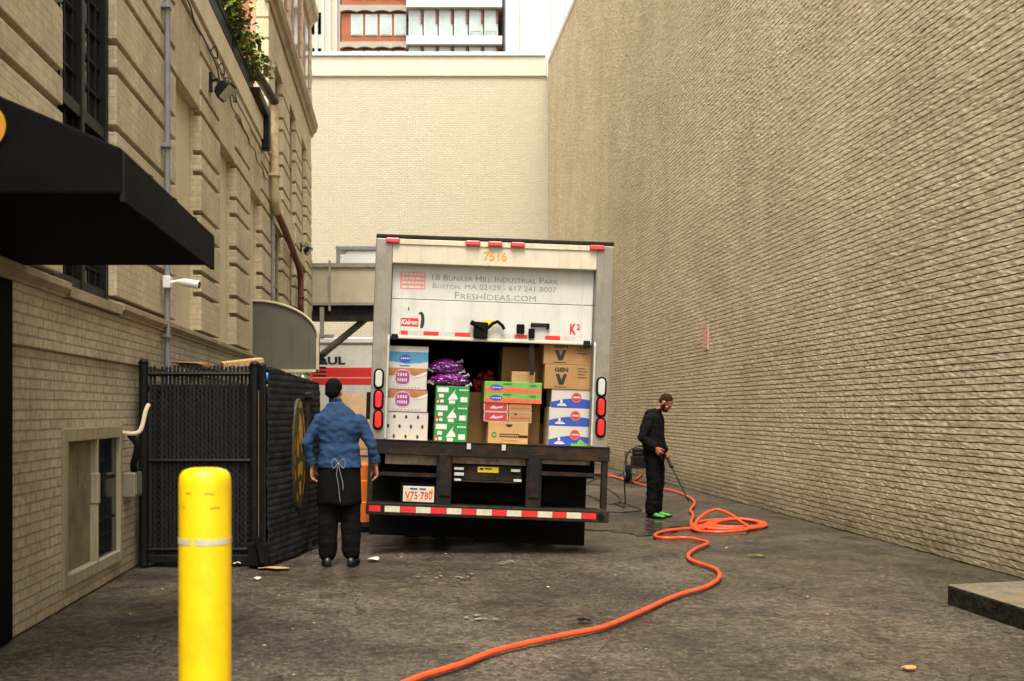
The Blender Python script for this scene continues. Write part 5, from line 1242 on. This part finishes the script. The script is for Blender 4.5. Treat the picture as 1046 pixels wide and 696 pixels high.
sc = 0
for u, v in ((166, 602), (133, 628), (141, 651), (216, 640), (285, 609), (299, 643), (321, 637), (270, 660), (410, 570), (455, 566), (845, 628), (742, 560), (629, 588), (825, 610), (903, 590), (300, 690), (108, 600), (660, 664), (560, 600)):
    sc += 1; c = gpt(u, v); s_ = random.uniform(.006, .013)
    mb = MB(); mb.ball((c.x, c.y, .004), s_*1.3, s_, s_*.5, nu=7, nv=5); o = mb.build('pebble', random.choice(('stone', 'cardboard_pale', 'kerb')), None); recentre(o)
    tag(o, 'tiny pale pebble lying loose on the dark asphalt', 'pebble', 'pebbles scattered on the asphalt')
mb = MB()                                        # worn remains of a painted line
rng = random.Random(5)
for (u0, u1, v, hh) in ((427, 492, 588.5, 3), (476, 508, 631, 3), (505, 525, 575, 2)):
    for k in range(8):
        u = rng.uniform(u0, u1); v_ = v+rng.uniform(-hh, hh)*.8; c = gpt(u, v_); q = [(c.x+rng.uniform(.008, .035)*math.cos(a), c.y+rng.uniform(.006, .03)*math.sin(a), .004+.0003*k) for a in [2*math.pi*j/7 for j in range(7)]]
        mb.add(q, [tuple(range(7))])
mb.build('road_marking', plain('worn_white_paint', (.24, .215, .17), .8, var=.3, scale=30))['kind'] = 'structure'
# ================================================================== people
def fuse(name, mb, mat, parent, voxel=.008, smooth=5, wrinkle=0, wscale=9, seed=0):
    """melt overlapping closed shapes into one continuous surface"""
    o = mb.build(name, mat, None)
    m_ = o.modifiers.new('r', 'REMESH'); m_.mode = 'VOXEL'; m_.voxel_size = voxel
    s_ = o.modifiers.new('s', 'SMOOTH'); s_.iterations = smooth; s_.factor = .5
    dg = bpy.context.evaluated_depsgraph_get(); ev = o.evaluated_get(dg)
    me = bpy.data.meshes.new_from_object(ev, depsgraph=dg); o.modifiers.clear(); o.data = me; me.name = name
    me.materials.clear(); me.materials.append(M[mat])
    n = len(me.vertices)
    if wrinkle:
        co_ = np.empty(n*3, np.float32); me.vertices.foreach_get('co', co_); no = np.empty(n*3, np.float32); me.vertices.foreach_get('normal', no)
        co_ = co_.reshape(-1, 3); no = no.reshape(-1, 3)
        for i in range(n):
            x, y, z = (float(v) for v in co_[i])
            q = mnoise.noise((x*wscale+seed, y*wscale, z*wscale*1.7+2*x))+.6*mnoise.noise((x*wscale*2.3, y*wscale*2.3+seed, z*wscale*3.2))
            co_[i] += no[i]*q*wrinkle
        me.vertices.foreach_set('co', co_.reshape(-1))
    me.polygons.foreach_set('use_smooth', [True]*len(me.polygons)); me.update()
    if parent is not None: o.parent = parent; me.transform(WM(parent).inverted())
    return o

class Body:
    """frame of a figure: f forward, r to its right, z up, measured from a point on the ground"""
    def __init__(s, x, y, fwd):
        s.o = Vector((x, y, 0)); s.f = Vector((*fwd, 0)).normalized(); s.r = Vector((s.f.y, -s.f.x, 0))
    def P(s, f, r, z): return s.o+s.f*f+s.r*r+Vector((0, 0, z))
    def trunk(s, mb, secs, n=20):                      # (f, r, z, half depth, half width[, lean])
        rg = []
        for (f, r, z, hd, hw) in secs:
            ring = []
            for k in range(n):
                a = 2*math.pi*k/n; ca, sa = math.cos(a), math.sin(a)
                ca = abs(ca)**.85*(1 if ca > 0 else -1); sa = abs(sa)**.85*(1 if sa > 0 else -1)
                ring.append(s.P(f+hd*sa, r+hw*ca, z))
            rg.append(ring)
        mb.rings(rg)
    def limb(s, mb, pts, n=12, flat=1.0):              # [(f, r, z, radius)]
        P = [s.P(*p[:3]) for p in pts]; mb.tube(P, [p[3] for p in pts], n)
        for p, q in ((P[0], pts[0][3]), (P[-1], pts[-1][3])): mb.ball(p, q*.98, q*.98, q*.98, nu=10, nv=8)
        for p, q in zip(P[1:-1], pts[1:-1]): mb.ball(p, q[3]*.97, q[3]*.97, q[3]*.97, nu=10, nv=8)
    def rot(s):                                       # columns: right, forward, up
        return Matrix((s.r, s.f, Vector((0, 0, 1)))).transposed()
    def hand(s, mb, wrist, direction, palm_n, curl, thumb_side, sc=1.0):
        """palm, four fingers of different lengths bent at two knuckles, and a thumb leaving the palm's side"""
        w = Vector(wrist); d = Vector(direction).normalized(); n = Vector(palm_n); n = (n-d*n.dot(d)).normalized(); side = d.cross(n)*thumb_side
        mb.tube([w-d*.03, w], [.029*sc, .027*sc], 10)
        rg = []
        for t_, hw, ht in ((-.01, .026, .019), (.02, .034, .018), (.055, .041, .016), (.088, .041, .014)):
            rg.append([w+d*t_*sc+side*hw*sc*math.cos(2*math.pi*k/12)+n*ht*sc*math.sin(2*math.pi*k/12) for k in range(12)])
        mb.rings(rg)
        for i, (off, ln) in enumerate(((.030, .072), (.010, .080), (-.011, .075), (-.031, .058))):
            b = w+d*.082*sc+side*off*sc; c1 = curl*(.9+.12*i); pts = [b-d*.02*sc, b]; dirn = d.copy(); ang = 0
            for seg, k in ((.45, .55), (.32, .9), (.23, .7)):
                ang += c1*k; dv = d*math.cos(ang)+n*math.sin(ang); pts.append(pts[-1]+dv*ln*seg*sc)
            mb.tube(pts, [.0095*sc, .0098*sc, .0090*sc, .0082*sc, .0070*sc], 8); mb.ball(pts[-1], .0074*sc, .0074*sc, .0074*sc, nu=8, nv=6)
        b = w+d*.028*sc+side*.030*sc
        d1 = (d*.72+side*.62+n*.35).normalized(); d2 = (d*.9+side*.12+n*.5*(.4+curl)).normalized(); p1 = b+d1*.038*sc; p2 = p1+d2*.030*sc; p3 = p2+d2*.024*sc
        mb.tube([b-d1*.02*sc, b, p1, p2, p3], [.014*sc, .0145*sc, .0115*sc, .0105*sc, .008*sc], 8); mb.ball(p3, .0082*sc, .0082*sc, .0082*sc, nu=8, nv=6)
    def head(s, mb, c, tilt=0, turn=0, sc=1.0, beard=False):
        """skull, jaw, neck root, brow, nose, lips, ears about centre c; tilt > 0 looks down"""
        Rm = s.rot() @ Matrix.Rotation(-turn, 3, 'Z') @ Matrix.Rotation(-tilt, 3, 'X'); c = Vector(c)
        def q(r, f, z): return c+Rm @ Vector((r*sc, f*sc, z*sc))
        def b(r, f, z, a, e, h): mb.ball(q(r, f, z), a*sc, e*sc, h*sc, Rm, 14, 10)
        b(0, -.012, .030, .077, .098, .088); b(0, .022, -.045, .060, .068, .072); b(0, .050, -.092, .034, .032, .026)
        b(0, .078, .022, .050, .016, .012)                                             # brow
        for e in (-1, 1):
            b(e*.042, .062, -.028, .020, .020, .020); b(e*.030, .078, .004, .014, .010, .009); b(e*.080, -.008, -.010, .010, .022, .034)
        mb.tube([q(0, .084, .008), q(0, .104, -.026), q(0, .110, -.038)], [.009*sc, .013*sc, .014*sc], 8); b(0, .105, -.040, .017, .012, .010)
        b(0, .085, -.066, .024, .010, .006); b(0, .083, -.078, .021, .010, .006)
        return q, Rm

def shoe(bd, mb, f, r, z=0, ln=.29, wd=.048, turn=0):
    d = bd.f*math.cos(turn)+bd.r*math.sin(turn); sd = bd.r*math.cos(turn)-bd.f*math.sin(turn); o = bd.P(f, r, z)
    rg = []
    for t_, hw, ht in ((-.085, .026, .055), (-.065, .036, .078), (-.01, .038, .088), (.05, .041, .074), (.11, .047, .055), (.165, .044, .042), (.195, .028, .026)):
        rg.append([o+d*t_*(ln/.29)+sd*hw*math.cos(a)+Vector((0, 0, ht*.5*(1+math.sin(a))+.006)) for a in [2*math.pi*k/12 for k in range(12)]])
    mb.rings(rg)
def sole(bd, mb, f, r, z=0, ln=.29, turn=0):
    d = bd.f*math.cos(turn)+bd.r*math.sin(turn); sd = bd.r*math.cos(turn)-bd.f*math.sin(turn); o = bd.P(f, r, z)
    P = [(-.09, -.03), (-.095, 0), (-.09, .03), (-.02, .038), (.08, .046), (.15, .046), (.195, .028), (.205, 0), (.195, -.028), (.15, -.046), (.08, -.046), (-.02, -.038)]
    lo_ = [o+d*a*(ln/.29)+sd*b+Vector((0, 0, .002)) for a, b in P]; hi_ = [o+d*a*(ln/.29)+sd*b+Vector((0, 0, .028)) for a, b in P]
    mb.rings([lo_, hi_])

# ---- the man seen from behind
B1 = Body(-.585, 10.5, (0, 1))
p1 = thing('person', 'man seen from behind in blue shirt and black cap, black apron tied at back', 'person', B1.o)
mb = MB()
B1.trunk(mb, [(0, 0, .86, .10, .15), (0, 0, .98, .11, .165), (0, 0, 1.15, .105, .16), (0, -.005, 1.35, .105, .165), (0, -.01, 1.46, .08, .125), (0, -.015, 1.53, .055, .07), (.005, -.03, 1.58, .052, .056), (.012, -.05, 1.66, .05, .053)])
hq, hR = B1.head(mb, B1.P(.02, -.055, 1.69), tilt=.2, turn=.22)
for sd, sh, el, wr in ((-1, (0, -.185, 1.40), (-.035, -.318, 1.185), (.01, -.268, .965)), (1, (0, .185, 1.40), (-.03, .318, 1.165), (.005, .352, .985))):
    B1.limb(mb, [(*sh, .045), (*el, .044), (*wr, .031)])
    w0 = B1.P(*wr); dn = (B1.P(.015, sd*.27 if sd < 0 else .37, .80)-w0) if sd > 0 else (B1.P(.02, -.262, .80)-w0)
    B1.hand(mb, w0+dn.normalized()*.01, dn, B1.r*(-sd)*.9+B1.f*-.3, .55, sd*(1 if sd > 0 else 1), 1.08)
for sd in (-1, 1):
    B1.limb(mb, [(0, sd*.09, .88, .10), (.01, sd*.112, .5, .065), (-.01, sd*.128, .10, .045)])
fuse('body', mb, 'skin', p1, .0065, 3)
mb = MB()
B1.trunk(mb, [(0, 0, .95, .150, .220), (0, 0, 1.0, .145, .212), (0, 0, 1.1, .132, .194), (0, -.004, 1.22, .134, .198), (0, -.008, 1.36, .138, .214), (0, -.012, 1.43, .124, .208), (0, -.018, 1.49, .098, .170), (0, -.024, 1.545, .084, .112), (.003, -.03, 1.575, .07, .078), (.004, -.028, 1.56, .068, .085), (.006, -.034, 1.585, .062, .068)])
for sd, sh, el, wr in ((-1, (0, -.185, 1.405), (-.035, -.318, 1.185), (.008, -.275, 1.0)), (1, (0, .185, 1.40), (-.03, .318, 1.165), (.004, .348, 1.02))):
    B1.limb(mb, [(*sh, .078), ((sh[0]+el[0])/2, (sh[1]+el[1])/2-sd*-.004, (sh[2]+el[2])/2, .062), (*el, .056), (*wr, .046)])
fuse('shirt', mb, 'denim', p1, .008, 3, .014, 7, 3)
mb = MB(); q = B1.P(.006, -.040, 1.59); mb.rings([[q+B1.r*rr*math.cos(a)+B1.f*(rr*.9)*math.sin(a)+Vector((0, 0, h)) for a in [2*math.pi*k/24 for k in range(24)]] for rr, h in ((.060, -.01), (.066, .0), (.062, .032), (.056, .032), (.056, -.01))], True)
mb.build('collar', 'denim', p1, smooth='auto')
for wr, el in (((.008, -.272, .992), (-.035, -.318, 1.185)), ((.004, .349, 1.012), (-.03, .318, 1.165))):
    mb = MB(); a = B1.P(*wr); d = (B1.P(*el)-a).normalized(); mb.tube([a-d*.012, a+d*.045], .054, 14); mb.build('cuff', 'denim', p1, bevel=.004)
mb = MB(); B1.trunk(mb, [(0, 0, .80, .13, .185), (0, 0, .90, .135, .195), (0, 0, .985, .132, .196)])
for sd in (-1, 1):
    B1.limb(mb, [(0, sd*.092, .86, .112), (.0, sd*.105, .66, .106), (.008, sd*.109, .48, .101), (-.005, sd*.113, .26, .098), (-.008, sd*.115, .125, .092)])
fuse('trousers', mb, 'black_cloth', p1, .010, 4, .008, 7, 8)
mb = MB()                                         # apron skirt wrapped round to the back
for j in range(13):
    z = .965-.031*j; t_ = j/12
    for k in range(41):
        a = R(-250)+R(320)*k/40; wv = 1+.03*math.sin(k*.9)*t_
        mb.v.append(tuple(B1.P((.142+.010*t_)*wv*math.sin(a), (.206+.010*t_)*wv*math.cos(a), z+.01*t_*math.sin(k*.5))))
for j in range(12):
    for k in range(40): mb.f.append((j*41+k, j*41+k+1, (j+1)*41+k+1, (j+1)*41+k)); mb.m.append(0)
ap = mb.build('apron', 'black_cloth', p1, smooth=True); sm = ap.modifiers.new('thick', 'SOLIDIFY'); sm.thickness = .005
mb = MB()
def bk(r, z, off=.0): return B1.P(-.155-off, r, z)
for e in (-1, 1):
    mb.tube(spline([bk(0, .99, .006), bk(e*.035, 1.04, .015), bk(e*.065, 1.01, .012), bk(e*.05, .95, .012), bk(e*.012, .985, .008)], 5), .0048, 6)
    mb.tube(spline([bk(0, .985, .008), bk(e*.018, .90, .012), bk(e*.022+.02, .80, .016), bk(.03+e*.012, .74 if e > 0 else .62, .016)], 5), .0042, 6)
mb.ball(bk(0, .99, .008), .016, .012, .014); mb.build('apron_tie', 'string', p1, smooth=True)
mb = MB(); mb.ball(hq(0, -.016, .036), .084, .104, .094, hR, 18, 12); mb.ball(hq(0, -.052, -.02), .074, .060, .058, hR, 14, 10)
fuse('cap', mb, 'hair', p1, .007, 3, .003, 30, 1)
def pair(B, p, f, r0, r1, t0, t1, mat, ln):
    for r_, t_ in ((r0, t0), (r1, t1)):
        mb = MB(); shoe(B, mb, f, r_, turn=t_, ln=ln); so_ = fuse('shoe', mb, mat, p, .007, 2)
        mb = MB(); sole(B, mb, f, r_, turn=t_, ln=ln); mb.build('sole', 'rubber', so_)
pair(B1, p1, -.02, -.118, .124, -.12, .18, 'shoe_black', .31)

# ---- the man with the spray wand
B2 = Body(3.60, 15.2, (.85, -.53))
p2 = thing('person', 'bowed bearded man in black hoodie and bright green shoes holding a spray wand', 'person', B2.o)
mb = MB()
B2.trunk(mb, [(0, 0, .86, .10, .14), (0, 0, .98, .11, .155), (-.02, 0, 1.15, .105, .155), (-.02, 0, 1.32, .115, .18), (-.005, 0, 1.42, .09, .17), (.02, 0, 1.475, .06, .09), (.055, 0, 1.515, .054, .055), (.10, 0, 1.555, .052, .052)])
hq, hR = B2.head(mb, B2.P(.165, 0, 1.615), tilt=.72, turn=.0)
arms = ((1, (-.02, .19, 1.385), (-.085, .255, 1.12), (.09, .215, .985)), (-1, (-.01, -.19, 1.385), (-.02, -.255, 1.12), (.10, -.17, .93)))
dirs = {}
for sd, sh, el, wr in arms:
    B2.limb(mb, [(*sh, .055), (*el, .042), (*wr, .030)])
    w0 = B2.P(*wr); el_ = B2.P(*el); d = (w0-el_).normalized(); d = (d+Vector((0, 0, -.45))).normalized(); dirs[sd] = (w0, d)
    B2.hand(mb, w0, d, B2.r*(-sd), 1.25, sd*1, 1.05)
for sd in (-1, 1):
    B2.limb(mb, [(0, sd*.085, .88, .10), (.015, sd*.095, .5, .062), (-.01, sd*.10, .10, .045)])
fuse('body', mb, 'skin_dark', p2, .0065, 3)
mb = MB(); mb.ball(hq(0, .052, -.082), .056, .050, .036, hR, 14, 10); 
for e in (-1, 1): mb.ball(hq(e*.052, .018, -.055), .018, .035, .045, hR, 10, 8)
fuse('beard', mb, 'hair_brown', p2, .006, 3)
mb = MB(); mb.ball(hq(0, -.022, .044), .081, .097, .082, hR, 18, 12); mb.ball(hq(0, -.06, -.0), .070, .050, .058, hR, 14, 10)
fuse('hair', mb, 'hair_brown', p2, .006, 3, .004, 40, 2)
mb = MB()
for e in (-1, 1): mb.ball(hq(e*.030, .084, .006), .011, .006, .0055, hR, 10, 8)
mb.build('eyes', 'black_ink', p2)
mb = MB()
B2.trunk(mb, [(0, 0, .90, .135, .19), (0, 0, .98, .15, .20), (-.02, 0, 1.1, .148, .198), (-.025, 0, 1.25, .148, .205), (-.02, 0, 1.36, .140, .212), (-.01, 0, 1.43, .115, .195), (.01, 0, 1.48, .085, .13), (.04, 0, 1.515, .07, .078), (.06, 0, 1.535, .066, .07)])
mb.ball(B2.P(-.065, 0, 1.47), .11, .07, .06, B2.rot())                                   # hood lying on the back
for sd, sh, el, wr in arms:
    B2.limb(mb, [(sh[0], sh[1]-sd*.01, sh[2], .085), ((sh[0]+el[0])/2-.005, (sh[1]+el[1])/2, (sh[2]+el[2])/2, .077), (*el, .068), (wr[0]*.94+el[0]*.06, wr[1], wr[2]+.012, .050)])
fuse('hoodie', mb, 'hoodie', p2, .010, 4, .012, 8, 5)
mb = MB(); B2.trunk(mb, [(0, 0, .78, .13, .18), (0, 0, .86, .135, .188), (0, 0, .95, .13, .185)])
for sd in (-1, 1):
    B2.limb(mb, [(0, sd*.088, .86, .108), (.01, sd*.094, .66, .10), (.018, sd*.098, .48, .092), (-.0, sd*.10, .26, .086), (-.012, sd*.10, .10, .088)])
fuse('trousers', mb, 'black_cloth', p2, .010, 4, .012, 9, 9)
pair(B2, p2, .01, -.10, .10, -.25, .2, 'shoe_green', .29)
# ---- spray wand and its thin black hose
gr = dirs[1][0]+dirs[1][1]*.075*1.05+(-B2.r)*.018; fh = dirs[-1][0]+dirs[-1][1]*.075+B2.r*.018
wd = thing('spray_wand', 'black spray wand pointing down from the hands of the man in black', 'tool', fh)
tip = Vector((3.99, 14.95, .30))
mid = fh+(tip-fh)*.26
mb = MB(); mb.tube([gr, gr.lerp(fh, .5), fh, mid], [.017, .016, .02, .024], 8); mb.tube([mid, mid+(tip-mid)*.05], [.026, .018], 8); mb.build('gun', 'black_metal', wd, smooth='auto')
mb = MB(); mb.tube([mid, tip], .009, 6); mb.build('lance', 'dark_steel', wd); mb = MB(); mb.tube([tip, tip+(tip-mid).normalized()*.06], [.014, .010], 8); mb.build('nozzle', 'black_metal', wd)
mb = MB(); mb.tube([gr+Vector((0, 0, .01)), gr+B2.f*.03+Vector((0, 0, -.08))], .008, 6); mb.build('trigger', 'black_metal', wd)
pts = [gr, gr+Vector((-.12, .02, .05)), at(652, 456, 15.1), at(643, 461, 15.1), at(638.5, 474, 15.1), at(638, 495, 15.1)]
pts += [gpt(638.5, 514, .04), gpt(636, 517.5, .014), gpt(629, 514, .014), gpt(634, 513.5, .014), gpt(646, 517, .014), gpt(655, 520.5, .014), gpt(645, 523, .014), gpt(625, 523, .014), gpt(600, 521, .014), gpt(585, 512, .014), gpt(600, 506, .014), gpt(622, 515, .014), gpt(634, 510, .014), gpt(622, 500, .014), gpt(610, 495, .014), gpt(600, 494, .014), gpt(612, 488, .014), gpt(630, 487, .014), gpt(641, 480, .014), gpt(646, 484, .3)]
hose('hose', 'thin black pressure hose looping from the wand to the asphalt', pts, .011, 'black_hose', sub=7)
